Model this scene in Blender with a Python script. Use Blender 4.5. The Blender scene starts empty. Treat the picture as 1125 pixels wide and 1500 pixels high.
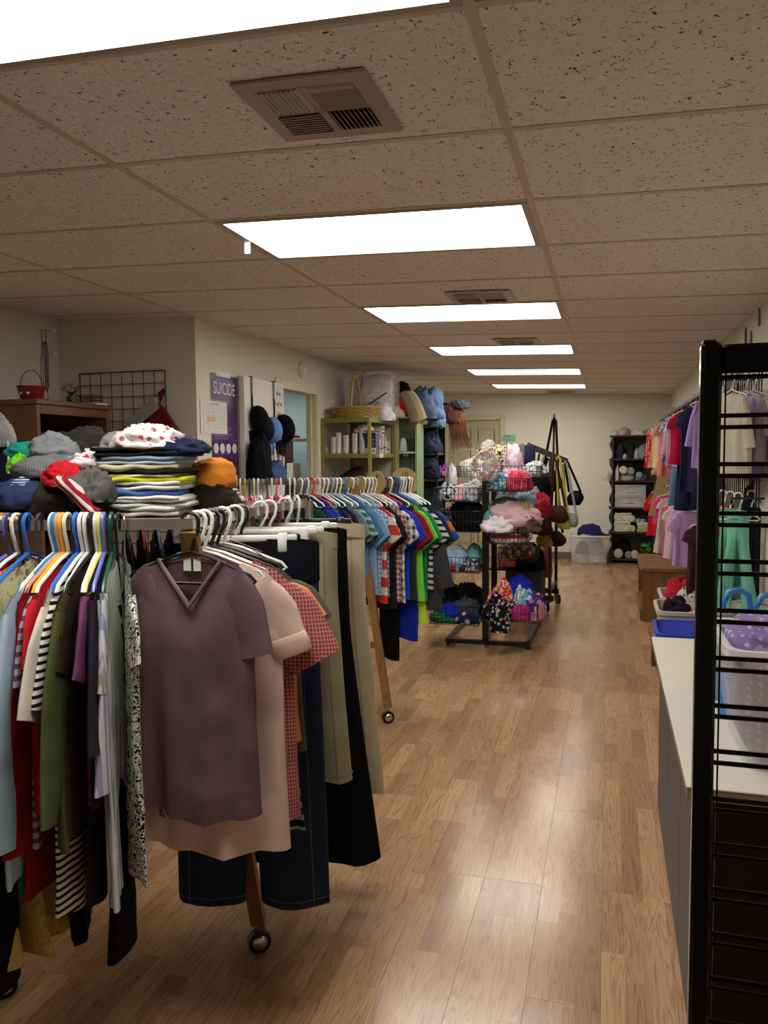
import bpy, math, random
from mathutils import Vector, Matrix, noise
sc = bpy.context.scene
PI = math.pi; R = math.radians
# ---------------------------------------------------------------- camera
F = 1147.0; YAW = R(16.02); PIT = R(4.05); ROL = R(-0.52)
H = 2.40; SL = -0.0316                      # ceiling height at x=0 and its slope along x
C = Vector((0.27, 0.0, H-0.874)); Y0 = 1.579; T = 0.6096
fw = Vector((-math.sin(YAW)*math.cos(PIT), math.cos(YAW)*math.cos(PIT), -math.sin(PIT)))
r0 = Vector((math.cos(YAW), math.sin(YAW), 0)); u0 = r0.cross(fw)
rt = math.cos(ROL)*r0+math.sin(ROL)*u0; up = -math.sin(ROL)*r0+math.cos(ROL)*u0
cd = bpy.data.cameras.new('camera'); cam = bpy.data.objects.new('camera', cd); sc.collection.objects.link(cam)
mw = Matrix((rt, up, -fw)).transposed().to_4x4(); mw.translation = C; cam.matrix_world = mw
cd.sensor_fit = 'HORIZONTAL'; cd.sensor_width = 36; cd.lens = F/1125*36; cd.clip_start = .05
sc.camera = cam
# ---------------------------------------------------------------- world, exposure, lamps' strength
W = bpy.data.worlds.new('world'); sc.world = W; W.use_nodes = True
W.node_tree.nodes['Background'].inputs[0].default_value = (1, .93, .8, 1); W.node_tree.nodes['Background'].inputs[1].default_value = .02
sc.view_settings.view_transform = 'Standard'; sc.view_settings.look = 'None'
sc.view_settings.exposure = 0.18; sc.view_settings.gamma = 1.0; sc.view_settings.use_curve_mapping = False
PANEL = 12.5; PANEL_COL = (1.0, .955, .875)
# ---------------------------------------------------------------- measuring helpers
def ray(x, y): return rt*((x-562.5)/F) - up*((y-750)/F) + fw
def at(x, y, d): return C + ray(x, y)*d
def on(x, y, ax, v):
    d = ray(x, y); t = (v-C[ax])/d[ax]; return C+d*t
def onz(x, y, z): return on(x, y, 2, z)
def ony(x, y, v): return on(x, y, 1, v)
def onx(x, y, v): return on(x, y, 0, v)
def ceil_z(x): return H+SL*x
def ceil_at(x, y):
    d = ray(x, y); t = (H+SL*C.x-C.z)/(d.z-SL*d.x); return C+d*t
# ---------------------------------------------------------------- materials
def lin(c):
    if isinstance(c, str):
        c = c.lstrip('#'); c = c if len(c) == 6 else 'ffffff'; c = [int(c[i:i+2], 16)/255 for i in (0, 2, 4)]
    return tuple((v/12.92 if v <= .04045 else ((v+.055)/1.055)**2.4) for v in c)+(1,)
MATS = {}
class NT:
    def __init__(s, name):
        s.m = bpy.data.materials.new(name); s.m.use_nodes = True; s.t = s.m.node_tree; s.n = s.t.nodes
        s.b = s.n['Principled BSDF']
    def a(s, typ, **k):
        n = s.n.new(typ)
        for kk, v in k.items():
            if kk.startswith('i_'):
                key = kk[2:]; key = int(key) if key.isdigit() else key
                n.inputs[key].default_value = v
            else: setattr(n, kk, v)
        return n
    def l(s, a, b): s.t.links.new(a, b)
    def math(s, op, a, b=None, c=None):
        n = s.a('ShaderNodeMath', operation=op)
        for i, v in enumerate((a, b, c)):
            if v is None: continue
            if isinstance(v, (int, float)): n.inputs[i].default_value = v
            else: s.l(v, n.inputs[i])
        return n.outputs[0]
    def mix(s, f, a, b):
        n = s.a('ShaderNodeMix', data_type='RGBA')
        for i, v in ((0, f), (6, a), (7, b)):
            if isinstance(v, (int, float)): n.inputs[i].default_value = v
            elif isinstance(v, tuple): n.inputs[i].default_value = v
            else: s.l(v, n.inputs[i])
        return n.outputs[2]
    def bump(s, h, st=.3, dist=.01):
        n = s.a('ShaderNodeBump', i_Strength=st, i_Distance=dist); s.l(h, n.inputs['Height']); s.l(n.outputs[0], s.b.inputs['Normal'])
    def obj(s): return s.a('ShaderNodeTexCoord').outputs['Object']
    def sep(s, v):
        n = s.a('ShaderNodeSeparateXYZ'); s.l(v, n.inputs[0]); return n.outputs
    def noise(s, v, sc_, det=3, dis=0.):
        n = s.a('ShaderNodeTexNoise', i_Scale=sc_, i_Detail=det, i_Distortion=dis)
        if v is not None: s.l(v, n.inputs['Vector'])
        return n.outputs[0]
def plain(name, col, rough=.5, metal=0., spec=.5, var=.0, coat=0.):
    k = ('p', name)
    if k in MATS: return MATS[k]
    t = NT(name); c = lin(col); t.b.inputs['Base Color'].default_value = c
    t.b.inputs['Roughness'].default_value = rough; t.b.inputs['Metallic'].default_value = metal
    t.b.inputs['Specular IOR Level'].default_value = spec; t.b.inputs['Coat Weight'].default_value = coat
    if var:
        f = t.noise(t.obj(), 14, 4); t.l(t.mix(f, tuple(x*(1-var) for x in c[:3])+(1,), tuple(min(1, x*(1+var)) for x in c[:3])+(1,)), t.b.inputs['Base Color'])
    MATS[k] = t.m; return t.m
def cloth(col, pat=None, c2='#ffffff', s=1.0, rough=.85):
    k = ('c', col, pat, c2, s)
    if k in MATS: return MATS[k]
    t = NT('cloth'); c = lin(col); d = lin(c2 or '#ffffff'); o = t.obj(); b = t.b
    b.inputs['Roughness'].default_value = rough; b.inputs['Specular IOR Level'].default_value = .12
    b.inputs['Sheen Weight'].default_value = .0
    x, y, z = t.sep(o)
    base = None
    if pat in ('h', 'v', 'd'):
        q = {'h': z, 'v': x, 'd': t.math('ADD', x, z)}[pat]
        f = t.math('GREATER_THAN', t.math('FRACT', t.math('MULTIPLY', q, 1/(.03*s))), .55); base = t.mix(f, c, d)
    elif pat == 'plaid':
        h = t.math('GREATER_THAN', t.math('FRACT', t.math('MULTIPLY', z, 1/(.035*s))), .6)
        v = t.math('GREATER_THAN', t.math('FRACT', t.math('MULTIPLY', t.math('ADD', x, y), 1/(.035*s))), .6)
        base = t.mix(t.math('MULTIPLY', t.math('ADD', h, v), .5), c, d)
    elif pat == 'check':
        h = t.math('GREATER_THAN', t.math('FRACT', t.math('MULTIPLY', z, 1/(.01*s))), .72)
        v = t.math('GREATER_THAN', t.math('FRACT', t.math('MULTIPLY', t.math('ADD', x, y), 1/(.01*s))), .72)
        base = t.mix(t.math('MAXIMUM', h, v), c, d)
    elif pat == 'dots':
        n = t.a('ShaderNodeTexVoronoi', i_Scale=22/s, i_Randomness=.35); t.l(o, n.inputs['Vector'])
        base = t.mix(t.math('LESS_THAN', n.outputs['Distance'], .3), c, d)
    elif pat == 'print':
        base = t.mix(t.math('GREATER_THAN', t.noise(o, 90/s, 2, 1.5), .52), c, d)
    elif pat == 'floral':
        n = t.a('ShaderNodeTexVoronoi', i_Scale=20/s); t.l(o, n.inputs['Vector'])
        m = t.mix(t.math('LESS_THAN', n.outputs['Distance'], .33), c, d)
        base = t.mix(t.math('GREATER_THAN', t.noise(o, 35/s, 2, .5), .6), m, tuple((d[i]*.45+c[2-i]*.4) for i in range(3))+(1,))
    elif pat == 'multi':
        n = t.a('ShaderNodeTexVoronoi', i_Scale=16/s); t.l(o, n.inputs['Vector'])
        hs = t.a('ShaderNodeHueSaturation', i_Saturation=1.0); t.l(n.outputs['Color'], hs.inputs['Color'])
        base = t.mix(t.math('LESS_THAN', n.outputs['Distance'], .42), c, t.mix(.35, hs.outputs[0], d))
    elif pat == 'denim':
        base = t.mix(t.noise(o, 12, 5, .6), c, d)
    f = t.noise(o, 7, 4, .4)
    if base is None: base = c
    dk = t.a('ShaderNodeMix', data_type='RGBA', blend_type='MULTIPLY'); dk.inputs[0].default_value = 1
    rp = t.a('ShaderNodeMapRange', i_1=.3, i_2=.7, i_3=.86, i_4=1.08); t.l(f, rp.inputs[0])
    if isinstance(base, tuple): dk.inputs[6].default_value = base
    else: t.l(base, dk.inputs[6])
    cb = t.a('ShaderNodeCombineColor')
    for i in range(3): t.l(rp.outputs[0], cb.inputs[i])
    t.l(cb.outputs[0], dk.inputs[7]); t.l(dk.outputs[2], b.inputs['Base Color'])
    t.bump(t.math('ADD', t.math('MULTIPLY', t.noise(o, 5, 2, .3), 1.0), t.math('MULTIPLY', t.noise(o, 260, 2), .03)), .4, .03)
    MATS[k] = t.m; return t.m
def wood(name, c1, c2, s=1.0, axis=2, rough=.4):
    k = ('w', name)
    if k in MATS: return MATS[k]
    t = NT(name); mp = t.a('ShaderNodeMapping'); sv = [30*s]*3; sv[axis] = 2.2*s; mp.inputs['Scale'].default_value = sv
    t.l(t.obj(), mp.inputs[0]); f = t.noise(mp.outputs[0], 1.0, 6, 1.5)
    rp = t.a('ShaderNodeMapRange', i_1=.3, i_2=.7); t.l(f, rp.inputs[0])
    t.l(t.mix(rp.outputs[0], lin(c1), lin(c2)), t.b.inputs['Base Color']); t.b.inputs['Roughness'].default_value = rough
    t.bump(f, .1, .002); MATS[k] = t.m; return t.m
def emit(name, col, st):
    t = NT(name); t.b.inputs['Base Color'].default_value = (0, 0, 0, 1)
    t.b.inputs['Emission Color'].default_value = tuple(col)+(1,); t.b.inputs['Emission Strength'].default_value = st; return t.m
def clear(name, col=(.9, .93, .95), tr=.7, rough=.15):
    k = ('cl', name)
    if k in MATS: return MATS[k]
    t = NT(name); t.b.inputs['Base Color'].default_value = tuple(col)+(1,); t.b.inputs['Roughness'].default_value = rough
    t.b.inputs['Alpha'].default_value = 1-tr; MATS[k] = t.m
    return t.m
def film(name='plastic_film', tr=.75):
    k = ('fi', name)
    if k in MATS: return MATS[k]
    t = NT(name); o = t.obj(); t.b.inputs['Base Color'].default_value = (.85, .87, .88, 1); t.b.inputs['Roughness'].default_value = .12
    f = t.noise(o, 9, 2, .5); rp = t.a('ShaderNodeMapRange', i_1=.4, i_2=.75, i_3=1-tr-.08, i_4=1-tr+.16); t.l(f, rp.inputs[0])
    t.l(rp.outputs[0], t.b.inputs['Alpha']); t.bump(t.noise(o, 14, 3, 1.5), .8, .03); MATS[k] = t.m; return t.m
# ---------------------------------------------------------------- mesh helpers
class MB:
    def __init__(s): s.v = []; s.f = []; s.mi = []; s.cur = 0
    def add(s, vs, fs):
        n = len(s.v); s.v += [tuple(p) for p in vs]; s.f += [tuple(i+n for i in f) for f in fs]; s.mi += [s.cur]*len(fs); return s
    def box(s, a, b, M=None):
        x0, y0, z0 = a; x1, y1, z1 = b
        vs = [Vector(p) for p in ((x0,y0,z0),(x1,y0,z0),(x1,y1,z0),(x0,y1,z0),(x0,y0,z1),(x1,y0,z1),(x1,y1,z1),(x0,y1,z1))]
        if M is not None: vs = [M@p for p in vs]
        return s.add(vs, [(0,3,2,1),(4,5,6,7),(0,1,5,4),(1,2,6,5),(2,3,7,6),(3,0,4,7)])
    def bbox(s, a, b, r=.004, M=None):
        # box with chamfered vertical and top edges
        x0, y0, z0 = a; x1, y1, z1 = b; r = min(r, (x1-x0)*.45, (y1-y0)*.45, (z1-z0)*.45)
        def ring(i, z): return [(x0+r+i,y0+i,z),(x1-r-i,y0+i,z),(x1-i,y0+r+i,z),(x1-i,y1-r-i,z),(x1-r-i,y1-i,z),(x0+r+i,y1-i,z),(x0+i,y1-r-i,z),(x0+i,y0+r+i,z)]
        rr = [ring(r*.7, z0), ring(0, z0+r), ring(0, z1-r), ring(r*.7, z1)]
        vs = [Vector(p) for q in rr for p in q]
        if M is not None: vs = [M@p for p in vs]
        fs = [tuple(range(7, -1, -1)), tuple(range(24, 32))]
        for k in range(3):
            for i in range(8): j = (i+1) % 8; fs.append((k*8+i, k*8+j, k*8+8+j, k*8+8+i))
        return s.add(vs, fs)
    def tube(s, pts, r=.005, n=6, closed=False, cap=True):
        pts = [Vector(p) for p in pts]; m = len(pts); vs = []; fs = []
        rs = r if isinstance(r, (list, tuple)) else [r]*m
        prev = None
        for i, p in enumerate(pts):
            if closed: d = pts[(i+1) % m]-pts[i-1]
            else: d = pts[min(i+1, m-1)]-pts[max(i-1, 0)]
            if d.length < 1e-9: d = Vector((0, 0, 1))
            d.normalize()
            if prev is None:
                a = Vector((0, 0, 1)) if abs(d.z) < .9 else Vector((1, 0, 0))
                q = d.cross(a).normalized()
            else:
                q = prev-d*prev.dot(d)
                q = q.normalized() if q.length > 1e-6 else d.orthogonal().normalized()
            prev = q; w = d.cross(q)
            for k in range(n):
                t = 2*PI*k/n; vs.append(p+q*(rs[i]*math.cos(t))+w*(rs[i]*math.sin(t)))
        for i in range(m if closed else m-1):
            j = (i+1) % m
            for k in range(n): l = (k+1) % n; fs.append((i*n+k, i*n+l, j*n+l, j*n+k))
        if cap and not closed: fs += [tuple(range(n-1, -1, -1)), tuple(range((m-1)*n, m*n))]
        return s.add(vs, fs)
    def bar(s, a, b, w, h=None):
        # rectangular bar from a to b
        a = Vector(a); b = Vector(b); h = w if h is None else h; d = (b-a).normalized()
        u = Vector((0, 0, 1)) if abs(d.z) < .95 else Vector((0, 1, 0))
        q = d.cross(u).normalized(); w_ = q.cross(d)
        vs = [p+q*(sx*w/2)+w_*(sz*h/2) for p in (a, b) for sx, sz in ((-1,-1),(1,-1),(1,1),(-1,1))]
        return s.add(vs, [(3,2,1,0),(4,5,6,7),(0,1,5,4),(1,2,6,5),(2,3,7,6),(3,0,4,7)])
    def lathe(s, prof, n=20, c=(0,0,0), sx=1, sy=1):
        vs = []; fs = []; m = len(prof)
        for r, z in prof:
            for k in range(n): t = 2*PI*k/n; vs.append((c[0]+r*sx*math.cos(t), c[1]+r*sy*math.sin(t), c[2]+z))
        for i in range(m-1):
            for k in range(n): l = (k+1) % n; fs.append((i*n+k, i*n+l, i*n+n+l, i*n+n+k))
        if prof[0][0] > 1e-5: fs.append(tuple(range(n-1, -1, -1)))
        if prof[-1][0] > 1e-5 and abs(prof[-1][1]-prof[0][1]) > 1e-6: fs.append(tuple(range((m-1)*n, m*n)))
        return s.add(vs, fs)
    def grid(s, rows, wrap=False):
        n = len(rows[0]); vs = [p for r in rows for p in r]; fs = []
        for i in range(len(rows)-1):
            for k in range(n if wrap else n-1): l = (k+1) % n; fs.append((i*n+k, i*n+l, i*n+n+l, i*n+n+k))
        return s.add(vs, fs)
    def prism(s, poly, a, b, axis=1):
        # polygon in the two other axes, extruded from a to b along axis
        n = len(poly)
        def P(p, t): q = list(p); q.insert(axis, t); return q
        vs = [P(p, a) for p in poly]+[P(p, b) for p in poly]
        fs = [tuple(range(n)), tuple(range(2*n-1, n-1, -1))]+[(i, i+n, (i+1) % n+n, (i+1) % n) for i in range(n)]
        return s.add(vs, fs)
    def mesh(s, name, mats, smooth=False):
        me = bpy.data.meshes.new(name); me.from_pydata(s.v, [], s.f)
        for m in (mats if isinstance(mats, list) else [mats]): me.materials.append(m)
        if any(s.mi): me.polygons.foreach_set('material_index', s.mi)
        if smooth:
            me.polygons.foreach_set('use_smooth', [True]*len(s.f))
            if smooth != 'all': me.set_sharp_from_angle(angle=R(50))
        me.update(); return me
    def build(s, name, mats, parent=None, loc=(0,0,0), rz=0, smooth=False):
        return link(name, s.mesh(name, mats, smooth), parent, loc, rz)
def link(name, data, parent=None, loc=(0,0,0), rz=0):
    o = bpy.data.objects.new(name, data); sc.collection.objects.link(o); o.location = loc
    if isinstance(rz, (tuple, list)): o.rotation_euler = rz
    else: o.rotation_euler = (0, 0, rz)
    if parent: o.parent = parent
    return o
def tag(o, label, cat, group=None):
    o['label'] = label; o['category'] = cat
    if group: o['group'] = group
    return o
def empty(name, loc, label, cat, group=None, rz=0):
    o = link(name, None, None, loc, rz); o.empty_display_size = .05; return tag(o, label, cat, group)
def struct(o): o['kind'] = 'structure'; return o
def copy_tree(o, loc=None, rz=None, parent=None):
    c = o.copy(); sc.collection.objects.link(c)
    if parent: c.parent = parent
    if loc is not None: c.location = loc
    if rz is not None: c.rotation_euler = (0, 0, rz)
    for ch in list(o.children): copy_tree(ch, parent=c)
    return c
def text(body, size, m, parent, loc, rot, name='lettering', sx=1.0, align='CENTER'):
    cu = bpy.data.curves.new('txt', 'FONT'); cu.body = body; cu.size = size; cu.align_x = align; cu.align_y = 'CENTER'; cu.extrude = .0006
    t = bpy.data.objects.new('txt', cu); sc.collection.objects.link(t)
    bpy.context.view_layer.update()
    me = bpy.data.meshes.new_from_object(t.evaluated_get(bpy.context.evaluated_depsgraph_get()))
    bpy.data.objects.remove(t); me.materials.clear(); me.materials.append(m)
    if sx != 1.0:
        for v in me.vertices: v.co.x *= sx
    return link(name, me, parent, loc, rot)
# ---------------------------------------------------------------- cloth shapes
def crease(p):
    n = 0; a = 1.0; q = p.copy(); w = Vector((noise.noise(p*.7+Vector((3, 1, 7))), noise.noise(p*.7+Vector((9, 4, 2))), noise.noise(p*.7+Vector((5, 8, 6)))))*.7
    q = q+w
    for k in range(3): n += a*(1-2.6*abs(noise.noise(q))); q = q*1.9+Vector((1.7, 9.2, 4.1)); a *= .5
    return n/1.75
def crumple_mb(rx, ry, h, seed, fold=.32, nu=44, nv=22, freq=2.6):
    """a heap of one piece of cloth: domed, flat below, with creased folds"""
    mb = MB(); rows = []; off = Vector((seed*7.31, seed*3.17, seed*1.93)); ang = random.Random(seed).uniform(0, PI); ca, sa = math.cos(ang), math.sin(ang)
    for i in range(nv+1):
        v = i/nv; th = v*PI*.5*1.12
        row = []
        for k in range(nu):
            u = 2*PI*k/nu
            d = Vector((math.sin(th)*math.cos(u), math.sin(th)*math.sin(u), math.cos(th)))
            p = Vector((d.x*ca+d.y*sa, (-d.x*sa+d.y*ca)*1.9, d.z*1.5))*freq*.62+off
            n = crease(p); n2 = noise.noise(p*.45+Vector((5, 9, 2)))
            g = 1+fold*(n*.62+n2*.8)-fold*.15
            z = max(0.0, d.z)**.75*h*g
            row.append((d.x*rx*g*(.93 if d.z < 0 else 1), d.y*ry*g*(.93 if d.z < 0 else 1), max(.0, z) if i < nv else 0))
        rows.append(row)
    mb.grid(rows, True); return mb
def heap(name, label, cat, m, loc, rx, ry, h, seed, rz=0., group=None, **k):
    return tag(crumple_mb(rx, ry, h, seed, **k).build(name, m, None, loc, rz, 'all'), label, cat, group)
def folded_mb(w, d, h, seed, layers=2):
    """a folded garment: soft rounded layers, rolled fold at the front (-y), loose edges at the back"""
    mb = MB(); rnd = random.Random(seed); n = 14; hl = h/layers
    for L in range(layers):
        z0 = L*hl; sw = w*rnd.uniform(.95, 1.0); dx = rnd.uniform(-.04, .04)*w; rows = []
        ph = rnd.uniform(0, 6); prof = []
        for k in range(12):
            t = 2*PI*k/12
            prof.append((math.copysign(abs(math.cos(t))**.35, math.cos(t))*d/2, math.copysign(abs(math.sin(t))**.7, math.sin(t))*hl*.5))
        for i in range(n+1):
            x = (i/n-.5)*sw; e = 1.12-abs(2*i/n-1)**8*.28
            wob = math.sin(i*1.1+ph)*.06*hl*2+noise.noise(Vector((x*9, seed, L)))*hl*.35
            rows.append([(x+dx, py*(1-.08*abs(2*i/n-1)**6)+noise.noise(Vector((x*7, seed+3, L)))*d*.05, z0+hl*.5+pz*e+wob*(.5+.5*(i not in (0, n)))) for py, pz in prof])
        mb.grid(rows, True); b = len(mb.v); mb.f.append(tuple(range(b-12*(n+1)+11, b-12*(n+1)-1, -1))); mb.f.append(tuple(range(b-12, b))); mb.mi += [0, 0]
    return mb
def folded(name, label, cat, m, loc, w, d, h, seed, rz=0., group=None, layers=2):
    return tag(folded_mb(w, d, h, seed, layers).build(name, m, None, loc, rz, 'all'), label, cat, group)
HANG = {}
def hanger_mesh(kind):
    if kind in HANG: return HANG[kind]
    mb = MB()
    def hook(r, rad, neck, sgn=1):
        cz = -.010; pts = [(0, 0, neck), (0, 0, neck*.62+cz*.4), (.012*sgn, 0, cz-.020)]
        pts = [(0, 0, neck), (.004*sgn, 0, neck+.015), (.020*sgn, 0, cz-.018)]
        for k in range(0, 9):
            t = R(-20+k*27); pts.append((sgn*rad*math.cos(t), 0, cz+rad*math.sin(t)+.002))
        mb.tube(pts, r, 6)
    if kind in ('plastic', 'child'):
        s = 1.0 if kind == 'plastic' else .68
        hook(.0050*(.8+.2*s), .0225, -.082)
        w = .168*s; zb = -.082-.075*s
        mb.tube([(0, 0, -.080), (.05*s, 0, -.093), (w-.012, 0, zb+.022), (w, 0, zb+.008), (w-.010, 0, zb), (-w+.010, 0, zb), (-w, 0, zb+.008), (-w+.012, 0, zb+.022), (-.05*s, 0, -.093)], .0048*(.8+.2*s), 6, True)
    elif kind == 'wire':
        hook(.0018, .0215, -.075); mb.tube([(0, 0, -.075), (.2, 0, -.165), (.195, 0, -.172), (-.195, 0, -.172), (-.2, 0, -.165)], .0018, 5, True)
    elif kind == 'clip':
        hook(.0045, .0225, -.07); mb.bbox((-.17, -.006, -.088), (.17, .006, -.068), .004)
        for x in (-.13, .13): mb.bbox((x-.014, -.012, -.118), (x+.014, .012, -.064), .004)
    elif kind == 'cliplow':
        hook(.004, .0225, -.175); mb.bbox((-.15, -.006, -.20), (.15, .006, -.18), .004)
        for x in (-.12, .12): mb.bbox((x-.014, -.012, -.235), (x+.014, .012, -.176), .004)
    HANG[kind] = mb; return mb
HM = {}
HCOL = {'white': '#e6e6e0', 'black': '#141414', 'blue': '#2f6fd0', 'periwinkle': '#6a78c8', 'teal': '#2a8fc8', 'peach': '#d8a088', 'yellow': '#e8b030', 'pale yellow': '#e6dc80',
        'dark green': '#12503c', 'pink': '#d85078', 'red': '#d02828', 'chrome': '#c8c8c8', 'clear': '#c8ccce', 'navy': '#1c2c60', 'lilac': '#b0a4d0', 'dark grey': '#3c3c40', 'light blue': '#94b8d8'}
def hanger(kind, col, label, loc, rz, group):
    k = (kind, col)
    if k not in HM:
        m = plain('hanger_'+col.replace(' ', '_'), HCOL[col], .3, 1.0 if col == 'chrome' else 0.)
        HM[k] = hanger_mesh(kind).mesh('clothes_hanger', m, True)
    return tag(link('clothes_hanger', HM[k], None, loc, rz), label, 'hanger', group)
def shoulder(x, w, slope, z0): return z0-slope*abs(x)-max(0, abs(x)-w*.82)*.5
def top_body(w, L, z0, slope, b, neck, nw, nd, flare, seed, n=44, rows=16, amp=.010, open_front=0):
    mb = MB(); rnd = random.Random(seed); ph = rnd.uniform(0, 6); kf = rnd.choice((2.2, 2.8, 3.4)); out = []; sh = w*.93
    for i in range(rows+1):
        t = i/rows; row = []
        for k in range(n):
            th = 2*PI*k/n; cx = math.cos(th); sn = math.sin(th); fx = math.copysign(abs(cx)**.75, cx); fy = math.copysign(abs(sn)**.5, sn)
            hw = sh+(w-sh)*min(1, t/.15)+w*(flare-1)*t
            x = fx*hw; xt = fx*sh
            zt = shoulder(xt, sh, slope, z0)
            if abs(xt) < nw:
                q = 1-abs(xt)/nw; depth = nd if fy < 0 else .018
                zt -= depth*(q if (neck == 'v' and fy < 0) else math.sqrt(max(0, 1-(1-q)**2)))
            hem = z0-L-(.006*math.sin(x*22+ph))+.006*abs(fx)**3
            z = zt+(hem-zt)*t
            bb = b*(.22+.78*min(1, t/.22))*(1-.0*t)
            y = fy*bb+amp*(.2+t)*math.sin(kf*PI*x/w+ph+1.2*t)+amp*1.3*t*math.sin(1.1*PI*x/w+ph*2+t*1.5)+amp*1.6*crease(Vector((x*7+seed, fy*.6+seed*1.7, z*2.2)))*min(1, t*3)*(1 if fy < 0 else .6)
            x *= 1-.035*math.sin(t*PI)*(1 if abs(fx) > .5 else 0)
            row.append((x, y, z))
        out.append(row)
    mb.grid(out, True); return mb
def sleeve_mb(s, w, z0, slope, b, sl, sw, ang, seed, end=.82, n=18, rows=8):
    mb = MB(); sh = w*.93; tip = Vector((s*sh*.97, 0, shoulder(sh*.97, sh, slope, z0)+.004)); a = R(ang)
    ax = Vector((s*math.cos(a), 0, -math.sin(a))); p = Vector((s*math.sin(a), 0, math.cos(a))); out = []; rnd = random.Random(seed*3+s)
    ph = rnd.uniform(0, 6); yo = rnd.uniform(-.012, .012)
    fs = 1-.35*max(0, min(1, (ang-58)/24))
    for i in range(rows+1):
        t = i/rows; h = sw*fs*(.30+.70*min(1, t/.4)**.7)*(1+(end-1)*t); c = tip-p*(sw*fs*.30+h*.25)+ax*(sl*t)
        row = []
        for k in range(n):
            u = 2*PI*k/n; cy = math.cos(u); sy = math.sin(u)
            d = p*(h*math.copysign(abs(cy)**.8, cy))+Vector((0, (b*.6+.006*crease(Vector((u*.8+seed, t*2.5, s*3))))*sy+yo*t+.010*math.sin(3*t*PI*sl+ph)*t*cy, 0))
            row.append(c+d)
        out.append(row)
    mb.grid(out, True); return mb
def top(label, m, loc, rz, w=.22, L=.62, sl=.17, sw=.085, ang=62, neck='round', nw=.085, nd=.07, slope=.32, b=.018, flare=1.03, seed=1, amp=.010,
        hang=('plastic', 'white'), group=None, short='', parts=True, name='shirt', cat='shirt', z0=-.076, dx=0., trim=None, hgroup=None, hrz=0., lower=None, sm=None, cuff=None, tags=0):
    """an upper garment on a hanger whose hook hangs at loc"""
    loc = Vector(loc)
    if dx: loc2 = loc+Vector((math.cos(rz)*dx, math.sin(rz)*dx, 0))
    else: loc2 = loc
    bm_ = top_body(w, L, z0, slope, b, neck, nw, nd, flare, seed, amp=amp)
    if parts:
        e = empty(name, loc2, label, cat, group, rz); bm_.build('body', m, e, smooth='all')
        if sl:
            for s in (-1, 1):
                q = sleeve_mb(s, w, z0, slope, b, sl, sw, ang, seed); q.build('sleeve', sm or m, e, smooth='all')
                if cuff:
                    L1 = [Vector(v) for v in q.v[-18:]]; L0 = [Vector(v) for v in q.v[-54:-36]]; c1 = sum(L1, Vector())/18; c0 = sum(L0, Vector())/18; up_ = (c0-c1)*.9
                    MB().grid([[c1+(v-c1)*f+up_*g+Vector((0, (v.y-c1.y)*.5, 0)) for v in L1] for f, g in ((1.0, -.05), (1.10, .1), (1.14, .7), (1.10, 1.1), (1.0, 1.15))], True).build('cuff', cuff, e, smooth='all')
        for k in range(tags): MB().box((-.022+.026*k, b*.1, z0-.052), (-.002+.026*k, b*.1+.001, z0-.020)).build('size_tag', M_paper if 'M_paper' in globals() else m, e)
        if trim:
            sh = w*.93; pts = []
            for i in range(17):
                x = -nw+2*nw*i/16; q = 1-abs(x)/nw; z = shoulder(x, sh, slope, z0)-nd*(q if neck == 'v' else math.sqrt(max(0, 1-(1-q)**2)))
                pts.append((x, -b*.30-.004-(b*.5)*q*.6, z))
            for i in range(15, 0, -1):
                x = -nw+2*nw*i/16; q = 1-abs(x)/nw; pts.append((x, b*.3, shoulder(x, sh, slope, z0)-.018*math.sqrt(max(0, 1-(1-q)**2))))
            MB().tube(pts, .0055, 6, True).build('neckband', trim, e, smooth=True)
        o = e
    else:
        if sl:
            for s in (-1, 1):
                q = sleeve_mb(s, w, z0, slope, b, sl, sw, ang, seed); bm_.add(q.v, q.f)
        o = tag(bm_.build(name, m, None, loc2, rz, 'all'), label, cat, group)
    if hang: hanger(hang[0], hang[1], f'{hang[1]} {"wire" if hang[0]=="wire" else "clip" if hang[0][:4]=="clip" else "plastic"} hanger carrying the {short or label}', loc, rz+hrz, hgroup or (('hangers of the ' + group) if group else None))
    return o
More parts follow.
